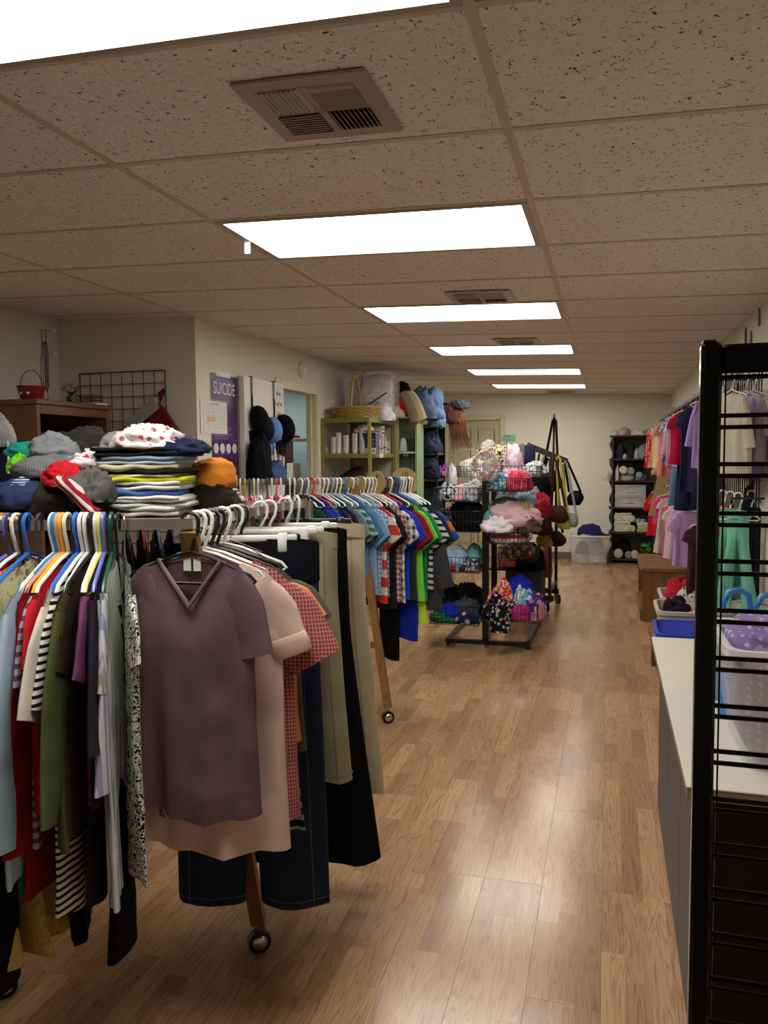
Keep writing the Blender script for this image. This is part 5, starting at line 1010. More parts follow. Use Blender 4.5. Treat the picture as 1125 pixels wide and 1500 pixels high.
for i, (fx, fy, rx, h, c, n) in enumerate(((.2, .5, .13, .22, '#2c2c34', 'charcoal patterned'), (.55, .4, .13, .19, '#54687c', 'grey blue patterned'), (.85, .5, .10, .14, '#8c1c2c', 'crimson'))):
    heap('crumpled_garment', f'{n} cloth piled behind the pink blankets of the basket stand', 'garment', cloth(c, 'print' if i < 2 else None, '#8c94a0', 1.5), (-.60+.36*fx, 6.75+.1*fy, 1.0), rx, .15, h*1.4, 150+i, 0, GBK)
MB().bbox((-.64, 6.62, .985), (-.28, 7.1, .998), .003).build('inner_tray', M_black, bs, lb((0, 0, 0)))
pb = (wx(760, 7.0), 7.0, 0)
bxo = tag(MB().bbox((-.20, -.18, 0), (.16, .18, .40), .01).build('storage_crate', plain('crate_teal', '#2c3840', .6), None, (wx(772, 7.75), 7.85, 0.0)), 'dark teal storage crate on the floor behind the basket stand', 'crate')
heap('black_bag', 'large black cloth bag on the dark teal crate', 'bag', cloth('#0a0a0c'), (wx(770, 7.75), 7.85, .40), .21, .2, .26, 153); heap('crumpled_garment', 'salmon pink cloth left of the black bag', 'garment', cloth('#b85c60'), (wx(742, 7.6), 7.62, .45), .09, .09, .18, 154)
MB().bbox((-.16, -.12, .42), (.06, .12, .44), .003).build('low_tray', M_black, bs, lb((wx(742, 7.6), 7.62, 0)))
# wreath in a clear bag on the front post
p = at(711, 681, 6.0); wr = empty('bagged_wreath', (p.x, 6.03, p.z), 'red and white bead wreath in a clear tied bag on the stand post', 'wreath')
m = MB(); rw = random.Random(4); m2 = MB()
for k in range(90):
    a = rw.uniform(0, 2*PI); b = rw.uniform(0, 2*PI); rr_ = .085+.022*math.cos(b); t = m if rw.random() < .62 else m2
    t.lathe([(0, -.012), (.010, -.006), (.010, .006), (0, .012)], 7, (rr_*math.cos(a), .022*math.sin(b)-.02, rr_*math.sin(a)))
m.build('berries', plain('berry', '#9a4028', .4), wr, smooth=True); m2.build('white_berries', plain('berry_w', '#c8b8a8', .5), wr, smooth=True)
MB().tube([(.085*math.cos(t), -.02, .085*math.sin(t)) for t in [2*PI*k/24 for k in range(24)]], .012, 8, True).build('ring', plain('twig', '#6c4030', .7), wr)
MB().lathe([(0, -.125), (.07, -.115), (.112, -.06), (.122, 0), (.10, .06), (.055, .10), (.022, .125), (.018, .14), (.035, .155), (.04, .17), (.02, .178), (0, .178)], 28, (0, -.02, 0), 1, .5).build('bag', film('wreath_film', .76), wr, smooth='all')
crumple_mb(.05, .03, .05, 156, .3).build('bag_knot', film('knot_film', .25), wr, (.02, -.02, .135), smooth='all')
# leopard print pillow & bolster
heap('leopard_cushion', 'black and cream leopard print cushion on top of the rear baskets', 'cushion', cloth('#b4aa84', 'print', '#141210', 2.2), (wx(728, 7.1), 7.12, 1.45), .24, .12, .17, 157, 0, None, fold=.15)
# green sign on a stick
p = ony(743, 642, 6.9); gsn = empty('green_sign', (p.x, 6.9, wz(690, 6.9)), 'small green card sign on a wire stick above the baskets', 'sign'); hz = p.z-wz(690, 6.9)
MB().tube([(-.012, 0, 0), (.0, 0, hz-.02)], .003, 6).build('stick', M_chrome, gsn); MB().box((-.063, -.004, hz-.03), (.063, -.002, hz+.032)).build('card', plain('card_green', '#6c9c80', .6), gsn, (0, 0, 0), (0, R(2), 0))
MB().box((-.045, -.0046, hz-.003), (.05, -.004, hz)).box((-.05, -.0046, hz-.012), (.04, -.004, hz-.010)).build('print_lines', plain('card_dark', '#3c6450', .6), gsn); q = MB(); [q.box((-.022+.013*k, -.0048, hz+.013), (-.014+.013*k, -.004, hz+.022)) for k in range(4)]; q.build('print_marks', M_ink, gsn)
# folded trousers standing in the baskets
for px, c, n, h in ((764, '#5c5c58', 'grey', .24), (776, '#1c2440', 'navy blue', .23), (755, '#44443f', 'dark grey', .15)):
    p = ony(px, 690, 7.05); m = MB(); w = .03 if n != 'navy blue' else .045; tag(m.bbox((-w, -.02, 0), (w, .02, h), .012).build('hanging_trousers', cloth(c), None, (p.x, 7.06, wz(690, 7.05)), R(8), True), f'{n} rolled cloth standing in the rear top baskets', 'cloth')
# ================================================================ BAG RACK
yr = 7.72
xr_ = wx(806, yr)
br = empty('bag_rack', (xr_, yr, 0), 'dark rolling rack hung with handbags behind the basket stand', 'rack')
M_brown = plain('rack_brown', '#2a1614', .4)
MB().bar((0, 0, .09), (0, 0, wz(672, yr)), .03).build('post', M_brown, br); MB().bar((.03, .45, .09), (.03, .45, wz(672, yr)), .03).build('post', M_brown, br)
MB().bar((-.12, 0, .13), (.04, 0, .13), .05).build('foot_bar', M_brown, br); MB().bar((-.10, .45, .13), (.06, .45, .13), .05).build('foot_bar', M_brown, br); MB().bar((0, 0, .22), (.03, .45, .22), .03).build('side_bar', M_brown, br)
for q in ((-.03, 0), (.05, .45)):
    MB().lathe([(.03, -.015), (.052, -.012), (.052, .012), (.03, .015)], 18).build('caster', M_black, br, (q[0], q[1]-.03, .052), (0, R(90), R(30)), True)
MB().tube([(.02, .1, wz(672, yr)-.1), (.025, .1, wz(608, yr))], .012, 8).build('tall_pole', M_chrome, br)
M_gr = plain('arm_grey', '#4c4a44', .4, .5)
a = ony(770, 652, 7.4); b = ony(832, 676, 7.9); MB().bar(Vector((a.x, 7.55, a.z))-Vector((xr_, yr, 0)), Vector((b.x, 7.75, b.z))-Vector((xr_, yr, 0)), .02, .055).build('face_arm', M_gr, br)
def strap(pts, r, c, lab, nm='bag_strap'):
    q = Vector(pts[0]); return MB().tube([Vector(p_)-q for p_ in pts], r, 6), q
GBG = 'handbags on the bag rack'
def bag(lab, c, top_, bot, w, d, loop, seed, pt=None, c2='#fff', s=1, ry=0.):
    """bag whose strap hangs from top_; body between"""
    t = ony(*top_, loop); b = ony(*bot, loop); e = empty('handbag', (b.x, loop, b.z), lab, 'bag', GBG); hh = t.z-b.z; m = cloth(c, pt, c2, s, .5)
    w *= 1.25; bh_ = min(hh*.45, w*1.5)
    rows = []
    for i in range(9):
        v = i/8; f = math.sin(PI*min(1, .12+v*.76))**.6*(1.05-.35*v); rows.append([(w*f*math.copysign(abs(math.cos(u))**.8, math.cos(u))+.01*math.sin(5*v+seed), d*f*math.sin(u), bh_*v) for u in [2*PI*k/20 for k in range(20)]])
    g = MB().grid(rows, True); n = 20; g.f.append(tuple(range(n-1, -1, -1))); g.mi.append(0); g.build('body', m, e, smooth='all')
    for o_ in (-1, 1): MB().tube([(-w*.6, o_*d*.4, bh_*.9), (t.x-b.x-.016, o_*.016, hh-.03), (t.x-b.x, o_*.012, hh), (t.x-b.x+.016, o_*.016, hh-.03), (w*.6, o_*d*.4, bh_*.9)], .012, 6).build('strap', m, e, smooth=True)
    return e
bag('brown leather handbag with long straps at the front of the bag rack', '#3c1c18', (813, 672), (818, 765), .085, .05, 7.62, 1)
bag('bright yellow tote bag with long yellow handles on the bag rack', '#b8a83c', (818, 668), (826, 775), .06, .05, 7.66, 2)
bag('blue and yellow floral tote bag on the bag rack', '#7c94a0', (828, 676), (836, 772), .07, .05, 7.70, 3, 'floral', '#b8a040', .6)
bag('black round shoulder bag at the right end of the bag rack', '#0c0c0c', (830, 674), (842, 740), .075, .05, 7.80, 4)
bag('dark bag with very long straps on the tall pole', '#171310', (812, 612), (806, 720), .10, .06, 7.78, 5)
bag('dark brown bag low on the bag rack behind the yellow tote', '#33221c', (812, 690), (815, 800), .08, .06, 7.86, 6)
bag('yellow print bag hanging lowest on the bag rack', '#b8a020', (800, 745), (797, 802), .07, .05, 7.64, 7, 'print', '#8c6c20', 2)
for i, (px, c, n) in enumerate(((783, '#2c2a28', 'dark grey belt'), (790, '#3c3832', 'olive grey belt'), (797, '#c0bfc0', 'pale silver strap'), (803, '#1c1815', 'black belt'))):
    t = ony(px, 662+i*3, 7.72); tag(MB().tube([(0, 0, 0), (-.005-.012*i, -.01, -.12), (.008, -.012, -.27)], .012, 6).build('belt', cloth(c), None, t), n+' hanging from the arm of the bag rack', 'belt')
for i, (px, py, c, n, rx, h) in enumerate(((790, 720, '#0e0d0e', 'black', .10, .26), (785, 752, '#3c1418', 'wine red', .09, .2), (795, 775, '#2c1c18', 'espresso brown', .09, .2))):
    p = ony(px, py, 7.55); heap('soft_bag', f'{n} soft bag hanging between the baskets and the bag rack', 'bag', cloth(c), (p.x, 7.58, p.z-.05), rx, .09, h, 160+i, .4, GBG)
p = ony(800, 830, 7.9); heap('long_cloth', 'salmon pink cloth hanging down behind the bag rack post', 'cloth', cloth('#b06068'), (p.x, 8.0, p.z-.12), .05, .05, .45, 165)
# ================================================================ FAR WALL SHELF AND BIN
yf = 11.42
fx0, fx1 = ony(895, 730, yf).x, ony(960, 730, yf).x; fz = ony(900, 638, yf).z
fs = empty('dark_bookcase', (fx0, yf, 0), 'dark brown bookcase with scalloped sides against the far wall', 'bookcase'); M_dk = plain('dark_walnut', '#231a12', .5); fw_ = fx1-fx0
def wavy(sg): return [(sg*(.03), 0)]+[(-sg*(.006-.020*math.cos(2*PI*z/fz*7)), z) for z in [fz*k/70 for k in range(71)]]+[(sg*.03, fz)]
for x, sg in ((0, 1), (fw_, -1)): MB().prism([(x+a, b) for a, b in wavy(sg)], 0, .26, 1).build('side_panel', M_dk, fs)
MB().box((.03, .25, .05), (fw_-.03, .262, fz)).build('back_panel', plain('walnut_back', '#4a4438', .7), fs)
lv_ = [ony(900, y, yf).z for y in (818, 779, 743, 704, 672)]+[fz]
for z in lv_: MB().bbox((-.03, -.02, z-.025), (fw_+.03, .26, z), .004).build('shelf_board', M_dk, fs)
GF = 'linens on the dark bookcase'
def fh(px, lv, rx, h, seed, c, lab, pt=None, c2='#fff', s=1, ry=.09, nm='crumpled_linen', cat='linen', fold=.3):
    return heap(nm, lab, cat, cloth(c, pt, c2, s), (ony(px, 700, yf+.1).x, yf+.11, lv_[lv]+.001), rx, ry, h, seed, 0, GF, fold=fold)
fh(901, 5, .05, .08, 201, '#b8b4ac', 'white cloth at the left on top of the dark bookcase'); fh(913, 5, .09, .10, 202, '#c0988c', 'salmon towels on top of the dark bookcase', nm='folded_towel', cat='towel'); fh(935, 5, .11, .08, 203, '#c8c4b8', 'cream towels on top of the dark bookcase', nm='folded_towel', cat='towel')
fh(950, 5, .06, .08, 220, '#9c8c58', 'tan box like cloth at the right on top of the dark bookcase')
for i, (px, h, c, n) in enumerate(((908, .20, '#2c2c38', 'navy black'), (924, .19, '#23252c', 'black'), (941, .19, '#8c8c84', 'grey white'), (914, .06, '#c4c4bc', 'white'), (932, .13, '#b0aca4', 'pale grey'), (945, .10, '#6c5c58', 'brown'))): fh(px, 4, .065 if i != 3 else .05, h, 204+i, c, f'{n} bundled socks on the first shelf below the top of the dark bookcase', nm='sock_bundle', cat='socks', ry=.07)
def roll(px, lv, r, c, lab, dz=0, dy=0, rot=0):
    e = empty('rolled_linen', (ony(px, 700, yf+.1).x, yf+.08+dy, lv_[lv]+r+dz+.002), lab, 'linen', GF); pts = []
    MB().lathe([(0, -.09), (r*.55, -.092), (r*.9, -.088), (r, -.07), (r, .09), (0, .09)], 18).build('body', cloth(c), e, (0, 0, 0), (R(-90), 0, 0), 'all')
    MB().tube([(r*(.2+.65*k/40)*math.cos(k*.45), -.092, r*(.2+.65*k/40)*math.sin(k*.45)) for k in range(41)], .004, 4).build('spiral_edge', cloth(c), e)
roll(913, 3, .055, '#c8c4b0', 'large cream rolled towel on the second shelf', .09); roll(936, 3, .045, '#8c9ca0', 'blue grey rolled towel on the second shelf', .03); roll(924, 3, .05, '#9c9a88', 'sage grey rolled towel on the second shelf', .08, .02)
fh(904, 3, .035, .20, 211, '#c0beb0', 'white rolled mat standing at the left of the second shelf'); fh(920, 3, .10, .12, 212, '#9a988a', 'grey white linens heaped on the second shelf'); fh(938, 3, .08, .08, 213, '#74786c', 'grey green linens on the second shelf'); fh(933, 3, .05, .24, 214, '#1c1c1c', 'black cloth at the back of the second shelf', ry=.05)
for i, z in enumerate((lv_[2]+.002, lv_[2]+.158)):
    x0, x1 = ony(901, 720, yf).x, ony(946, 720, yf).x; e = empty('drawer_box', (x0, yf-.01, z), ('lower' if i == 0 else 'upper')+' clear plastic drawer box on the dark bookcase', 'drawer box', 'clear drawer boxes'); w = x1-x0; t_ = MB(); M_cl = clear('drawer_plastic', (.75, .77, .75), .72)
    MB().box((0, 0, 0), (w, .006, .14)).build('front', M_cl, e); MB().box((0, .006, 0), (.006, .22, .14)).box((w-.006, .006, 0), (w, .22, .14)).box((.006, .006, 0), (w-.006, .22, .005)).build('body', M_cl, e); MB().bbox((-.004, -.004, .14), (w+.004, .225, .152), .003).build('lid', plain('lid_white', '#b8b8b0', .4), e)
    MB().bbox((w*.35, -.008, .06), (w*.65, 0, .08), .003).build('handle', plain('lid_white', '#b8b8b0', .4), e); crumple_mb(w*.4, .09, .10, 215+i, .4).build('linens', cloth('#8c8c84', 'print', '#b8b8b0', 3), e, (w*.5, .11, .006), smooth='all')
for k in range(6):
    folded('folded_towel', ['lowest','second','third','fourth','fifth','topmost'][k]+' cream towel of the folded pile on the third shelf', 'towel', cloth(['#c8c2b0', '#d0cabc', '#c4bca8', '#ccc6b4', '#d4d0c4', '#c8c4b8'][k]), (ony(912.5, 760, yf).x, yf+.1, lv_[1]+.001+k*.043), .235-.01*(k % 2), .2, .048, 220+k, 0, 'towels of the folded pile')
roll(926, 1, .045, '#d0cab8', 'cream rolled towel beside the folded towel pile', .14); roll(927, 1, .045, '#bcb498', 'tan rolled towel under the cream rolled one', .0)
for k in range(3): folded('folded_towel', ['bottom','middle','upper'][k]+' tan folded cloth at the right of the third shelf', 'towel', cloth(['#b8ae8c', '#c0b898', '#ccc8b4'][k]), (ony(944, 760, yf).x, yf+.1, lv_[1]+.001+k*.042), .19, .2, .045, 230+k, 0, 'tan folded cloths')
for k, c in enumerate(('#a8a8b0', '#6c7ca8')): fh(935+k*8, 1, .04, .055, 233+k, c, ['white','blue striped'][k]+' small roll on the tan folded cloths', 'h', '#d0d0d8', .8, .05)
for o in list(sc.objects)[-2:]: o.location.z += .125
heap('dark_bundle', 'round black bundle on the bottom shelf of the dark bookcase', 'linen', cloth('#100c0a'), (ony(913, 800, yf+.1).x, yf+.13, lv_[0]+.08), .10, .08, .17, 240); roll(907, 0, .065, '#bcb8ac', 'white rolled blanket at the left of the bottom shelf'); roll(922, 0, .05, '#8c8874', 'olive grey rolled blanket on the bottom shelf'); roll(931, 0, .055, '#c0bcb0', 'pale rolled blanket beside the red basket on the bottom shelf')
x = ony(947, 800, yf).x; wbk = wire_basket(-.10, .10, -.08, .10, 0, .17); tag(wbk.build('wire_basket', M_black, None, (x, yf+.06, lv_[0]+.002)), 'black wire basket at the right of the bottom shelf', 'basket'); heap('red_cloth', 'red cloth inside the black wire basket of the dark bookcase', 'cloth', cloth('#8c2028'), (x, yf+.06, lv_[0]+.006), .085, .08, .11, 241); heap('green_cloth', 'bright green and dark cloth on top of the red cloth', 'cloth', cloth('#1c2a2c', 'print', '#3c9c3c', 5), (x, yf+.08, lv_[0]+.10), .09, .08, .13, 242)
heap('hanging_white_cloth', 'white ruffled cloth sticking out of the left side of the dark bookcase', 'cloth', cloth('#b8b4a0'), (fx0-.05, yf+.02, lv_[3]), .05, .05, .13, 243)
# bin
x0, x1 = ony(834, 800, 11.35).x, ony(893, 800, 11.35).x; bn = empty('storage_tote', ((x0+x1)/2, 11.38, 0), 'clear plastic storage tote full of clothes on the floor by the far wall', 'tote'); w = (x1-x0)/2
def tote(e, w, d, h, m, mrim, r=.04, taper=.88, nm='body'):
    def ring(s_, z): return [(s_*(w-r)*sx+r*s_*math.cos(a), s_*(d-r)*sy+r*s_*math.sin(a), z) for sx, sy, a0 in ((1, 1, 0), (-1, 1, 90), (-1, -1, 180), (1, -1, 270)) for a in [R(a0+k*30) for k in range(4)]]
    g = MB().grid([ring(taper, 0), ring(.93+.07*(taper > .95), h*.5), ring(1, h), ring(1, h), ring(.975, h-.004), ring(taper*.97, .006)], True); n = 16; b = len(g.v); g.f.append(tuple(range(n-1, -1, -1))); g.f.append(tuple(range(b-n, b))); g.mi += [0, 0]
    g.build(nm, m, e, smooth=True)
    t = MB().grid([ring(1.0, h-.025), ring(1.05, h-.022), ring(1.05, h), ring(1.0, h+.002), ring(.97, h)], True); t.build('rim', mrim, e, smooth=True)
tote(bn, w, .17, .40, clear('tote_plastic', (.72, .75, .74), .74), clear('tote_rim', (.72, .75, .74), .25))
for dx, dy, z, c, n, h, r_ in ((-.10, 0, .008, '#b8a8a4', 'pale pink cloth', .14, .12), (.10, -.03, .008, '#b4b0a8', 'cream cloth', .13, .12), (-.08, .02, .13, '#3c4450', 'slate grey cloth', .16, .11), (.09, .0, .12, '#7c9c8c', 'sea green cloth', .20, .11)):
    heap('toted_cloth', n+' inside the clear tote by the far wall', 'cloth', cloth(c), ((x0+x1)/2+dx, 11.38+dy, z), r_, .12, h, 250+int(abs(dx*100)), 0, 'cloths in the clear tote')
heap('navy_blanket', 'navy blanket heaped above the clear tote', 'blanket', cloth('#1c2450'), ((x0+x1)/2+.01, 11.38, .36), .17, .13, .17, 255); heap('dark_green_cloth', 'dark green cloth under the navy blanket at the tote rim', 'cloth', cloth('#1c2c24'), ((x0+x1)/2+.08, 11.35, .36), .18, .12, .08, 256); heap('mint_cloth', 'mint green cloth edge at the tote rim', 'cloth', cloth('#8cb4a4'), ((x0+x1)/2-.02, 11.28, .37), .13, .05, .05, 257)
# ================================================================ RIGHT WALL
gw0, gw1 = 4.70, 10.6
gwp = empty('slat_grid_wall', (XR-.035, gw0, .78), 'long black wire grid panel on the right wall behind the girls clothes', 'grid panel')
ns = 0
M_wire = M_black; vb = MB().bar((0, 0, 0), (0, 0, 1.30), .007).mesh('wire', M_black)
nwire = 74
for k in range(nwire+1): link('wire', vb, gwp, (0, (gw1-gw0)*k/nwire, 0))
for k in range(12): MB().tube([(.009, 0, .02+k*.115), (.009, gw1-gw0, .02+k*.115)], .004, 5).build('cross_wire', M_black, gwp)
def hangrail(z, y0, y1, x, lab):
    e = empty('hang_rail', (x, y0, z), lab, 'rail'); MB().bar((0, 0, -.012), (0, y1-y0, -.012), .012, .025).build('bar', M_black, e)
    for k in range(5):
        y = (y1-y0)*(.05+.225*k); MB().bar((0, y, -.012), (XR-.045-x, y, -.02), .012).build('arm', M_black, e); MB().bbox((XR-.055-x, y-.015, -.06), (XR-.04-x, y+.015, .03), .003).build('bracket', M_black, e)
xu = .86; zu = ony(1000, 590, 6.0).z if False else 1.945
hangrail(zu, 5.2, 10.3, xu, 'upper black hang rail on the right wall'); zl = 1.165; xl_ = .90
hangrail(zl, 5.3, 10.0, xl_, 'lower black hang rail on the right wall')
GU = 'girls clothes on the upper right rail'; GL = 'girls clothes on the lower right rail'
def railx(px, x, z):
    d = ray(px, 600); t = (x-C.x)/d.x; p = C+d*t; p.z = z; return p
# centre column of each garment in the photo -> place along the rail
ug = [(952, '#c02028', 'dots', '#e0d8d0', .5, 'red white dotted dress', .52, .13, 0, 1.25), (962, '#d8b468', 'check', '#e0cc98', 1.2, 'pale yellow smocked dress', .50, .13, .08, 1.25), (970, '#d0a8a8', None, '', 1, 'dusty pink top', .36, .13, .10, 1.1), (976, '#d87878', None, '', 1, 'coral pink dress', .56, .13, .10, 1.15), (983, '#6c84a8', 'floral', '#c0c8d8', .6, 'blue floral top', .44, .13, .10, 1.1), (990, '#c898b0', None, '', 1, 'lilac pink long shirt', .46, .13, .30, 1.05), (995, '#b8a8c8', 'multi', '#d8d0e0', .6, 'lavender printed top', .44, .13, .12, 1.05), (1003, '#b81c44', None, '', 1, 'crimson ruffled blouse', .42, .15, .10, 1.1), (1018, '#282c48', None, '', 1, 'dark navy dress', .60, .13, .12, 1.1), (1029, '#a48cc8', None, '', 1, 'lilac long sleeved top', .44, .10, .26, 1.05)]
for i, (px, c, pt, c2, s, n, L, w, sl, fl_) in enumerate(ug):
    top(n+' on the upper right wall rail', cloth(c, pt, c2 or '#fff', s), railx(px+12, xu, zu), R(-8+(i*29) % 11), w=w, L=L, sl=sl, sw=.06 if sl < .2 else .045, ang=70 if sl < .2 else 80, b=.022, flare=fl_, slope=.42, seed=i+300, amp=.012, hang=('child', ['white', 'clear', 'white', 'pink', 'white', 'clear', 'white', 'white', 'black', 'white'][i]), group=GU, short=n, nw=.05, nd=.04, name='hanging_child_dress')
# more seen through the near panel
for i, (px, py, c, pt, c2, n, L, w, sl, y) in enumerate(((1058, 560, '#8c1c40', None, '', 'wine red child top', .3, .10, .0, 5.0), (1072, 560, '#c4bcac', None, '', 'pale cream long sleeved child top', .46, .12, .26, 4.55), (1092, 565, '#8c7cb4', None, '', 'violet child dress', .46, .10, .05, 4.68), (1104, 560, '#a8a0b0', None, '', 'grey lilac child jacket', .40, .075, .22, 4.62), (1056, 620, '#c4b894', 'floral', '#6c7460', 'cream floral child dress', .48, .12, .1, 4.9))):
    p = ony(px, py, y); p.z = zu
    top(n+' seen through the near black panel', cloth(c, pt, c2 or '#fff', .7), p, R(-58), w=w, L=L, sl=sl, sw=.045, ang=80, b=.025, flare=1.15, slope=.5, seed=i+330, hang=('child', 'white'), group='child clothes behind the near panel', short=n, nw=.05, nd=.03, name='hanging_child_dress')
e = empty('hang_rail', (.86, 4.35, zu), 'short upper rail end seen through the near black panel', 'rail'); MB().bar((-.05, 0, -.012), (.05, .85, -.012), .012, .025).build('bar', M_black, e); MB().bar((0, .4, -.012), (.20, .4, -.012), .012).build('arm', M_black, e)
lg = [(956, '#b81c30', None, '', 1, 'bright red child dress with long sleeves', .60, .13, .22, 1.3), (960, '#c04860', None, '', 1, 'raspberry child top', .40, .12, .12, 1.15), (966, '#d04880', None, '', 1, 'hot pink child tee', .34, .12, .12, 1.05), (973, '#c8c0b8', 'h', '#a8a098', .7, 'white ruffled child dress', .60, .12, .08, 1.5), (981, '#d86878', 'dots', '#e8c8cc', .3, 'coral spotted child dress', .54, .12, .08, 1.15), (1000, '#b494c4', None, '', 1, 'lilac hooded child tunic', .48, .12, .14, 1.1), (988, '#c898b0', 'print', '#e0d8d8', .5, 'pale pink speckled child dress', .5, .13, .10, 1.2), (1027, '#402430', None, '', 1, 'dark plum child dress', .56, .12, .10, 1.15)]
for i, (px, c, pt, c2, s, n, L, w, sl, fl_) in enumerate(lg):
    top(n+' on the lower right wall rail', cloth(c, pt, c2 or '#fff', s), railx(px+14, xl_, zl), R(-10+(i*23) % 13), w=w, L=L*.98, sl=sl, sw=.06, ang=66, b=.024, flare=fl_, slope=.42, seed=i+350, amp=.014, hang=('child', ['white', 'clear', 'white', 'white', 'clear', 'white', 'white', 'clear'][i]), group=GL, short=n, nw=.05, nd=.04, name='hanging_child_dress')
for i, (px, c, n) in enumerate(((1001, '#1c2440', 'navy child leggings under the crimson blouse'), (990, '#5c7494', 'blue denim child leggings under the floral top'))):
    pants(n, cloth(c), railx(px+12, xu, zu-.30), R(-5), w=.09, L=.46, hem=.06, b=.018, seed=i+2, hang=None, group='child leggings on the right wall')
for i, (px, c, pt, n) in enumerate(((1059, '#b81c24', 'dots', 'red dotted child trousers'), (1070, '#5ca48c', None, 'sea green child trousers'), (1082, '#74bca4', None, 'mint green flared child trousers'), (1101, '#141c30', None, 'dark navy child trousers'))):
    p = ony(px, 712, (4.9, 4.72, 4.58, 4.86)[i]); p.z = 1.30
    pants(n+' seen through the near black panel', cloth(c, pt, '#e0dcd8', .5), p, R(-30), w=.055, L=.50+.06*(i == 2), hem=.042, spread=.05 if i == 2 else .01, b=.018, seed=i+6, hang=('child', 'white'), group='child trousers behind the near panel', short=n)
e = empty('hang_rail', (.88, 4.15, 1.30), 'short lower rail end seen through the near black panel', 'rail'); MB().bar((-.03, 0, -.012), (.06, .75, -.012), .012, .025).build('bar', M_black, e); MB().bar((.02, .35, -.012), (.18, .35, -.012), .012).build('arm', M_black, e)
heap('black_long_coat', 'long black garment hanging at the end of the right grid wall', 'garment', cloth('#0a0a0c'), (ony(1100, 800, 5.1).x, 5.1, .82), .06, .10, .55, 360)
# cardboard panel leaning on the lower rail, wall scraps
a = ony(958, 770, 9.6); cbp = MB().prism([(0, 0), (.36, 0), (.36, .62), (.13, .62)], -.004, .004, 1); tag(cbp.build('cardboard_panel', plain('cardboard', '#a08858', .8), None, (a.x-.06, 9.75, .80)), 'tan cardboard panel behind the lower right rail', 'panel'); e = bpy.data.objects['cardboard_panel']
tag(MB().bbox((0, -.12, 0), (.30, .12, .02), .003).build('wall_ledge', M_dk, None, (XR-.34, 9.9, ony(950, 698, 9.9).z)), 'dark ledge on the right wall below the yellow dress', 'shelf'); heap('toy_heap', 'small heap of tan and red trinkets on the dark ledge', 'trinkets', cloth('#a08c60', 'multi', '#c04030', .6), (XR-.20, 9.9, ony(950, 698, 9.9).z+.021), .13, .10, .10, 361)
for i, (px, py, c) in enumerate(((1112, 465, '#7a745c'), (1100, 497, '#6c7888'), (1092, 492, '#5c5848'))):
    p = onx(px, py, XR-.006); tag(MB().prism([(-.02, -.05), (.01, -.05), (.022, .0), (.004, .055), (-.012, .02)], -.004, .004, 0).build('paper_scrap', plain('scrap'+c, c, .6), None, p), ['narrow brown strip highest on the right wall', 'blue grey paper figure on the right wall above the near panel', 'small dark strip on the right wall beside the blue figure'][i], 'paper')
# low oak bench/bookcase
tx0, ty0 = .578, 7.45; tzt = ony(950, 832, ty0).z
ot = empty('oak_end_table', (tx0, ty0, 0), 'low oak open shelf unit under the girls clothes', 'shelf unit'); ow, od_ = .5, 1.08
MB().bbox((-.02, -.02, tzt-.035), (ow, od_, tzt), .006).build('top', M_oaky, ot); MB().bbox((0, 0, .0), (ow, .03, tzt-.035), .003).build('side_panel', M_oak, ot); MB().bbox((0, od_-.05, 0), (ow, od_-.02, tzt-.035), .003).build('side_panel', M_oak, ot)
MB().box((ow-.03, .03, .02), (ow-.015, od_-.05, tzt-.035)).build('back_panel', M_oak, ot); MB().bbox((-.015, .03, 0), (ow-.03, od_-.05, .11), .006).build('bottom_shelf', M_oaky, ot)
# bins between the table and the counter
lt = empty('low_bench', (.56, 4.2, 0), 'low brown bench under the bins on the right', 'bench'); MB().bbox((0, 0, .25), (.5, 1.75, .28), .004).build('top', M_oaky, lt)
for x in (.02, .44):
    for y in (.03, 1.68): MB().bbox((x, y, 0), (x+.04, y+.04, .25), .003).build('leg', M_oak, lt)
t1 = empty('blue_tote', (.77, 4.50, .281), 'bright blue plastic tote in front of the white bins', 'tote'); M_bl = plain('tote_blue', '#2840b4', .35); tote(t1, .24, .19, .30, M_bl, M_bl, .04, .86); MB().bbox((-.25, -.05, .20), (-.235, .05, .245), .004).build('handle', plain('tote_label', '#90a4d8', .5), t1); heap('white_ribbon_cloth', 'white ribbon cloth trailing over the blue tote', 'cloth', cloth('#a8b4d0'), (.78, 4.40, .33), .03, .03, .22, 362)
heap('lilac_hanger_heap', 'lilac folded cloth lying in the blue tote', 'cloth', cloth('#8c84c0'), (.77, 4.5, .30), .17, .13, .10, 363)
t2 = empty('white_bin', (.80, 4.98, .281), 'white plastic bin with red patterned clothes behind the blue tote', 'bin'); M_wb = plain('bin_white', '#b8b0ac', .35); tote(t2, .24, .20, .33, M_wb, M_wb, .05, .86)
heap('crumpled_garment', 'pink and red patterned cloth in the nearer white bin', 'cloth', cloth('#c8b4b4', 'print', '#b83048', 1.2), (.85, 4.96, .45), .16, .14, .17, 364); heap('crumpled_garment', 'dark plum cloth in the nearer white bin', 'cloth', cloth('#241820'), (.68, 5.04, .45), .08, .09, .20, 365)
t3 = empty('white_bin', (.86, 5.62, .281), 'white plastic bin heaped with pink clothes, farther of the two white bins', 'bin'); tote(t3, .24, .22, .30, M_wb, M_wb, .05, .86)
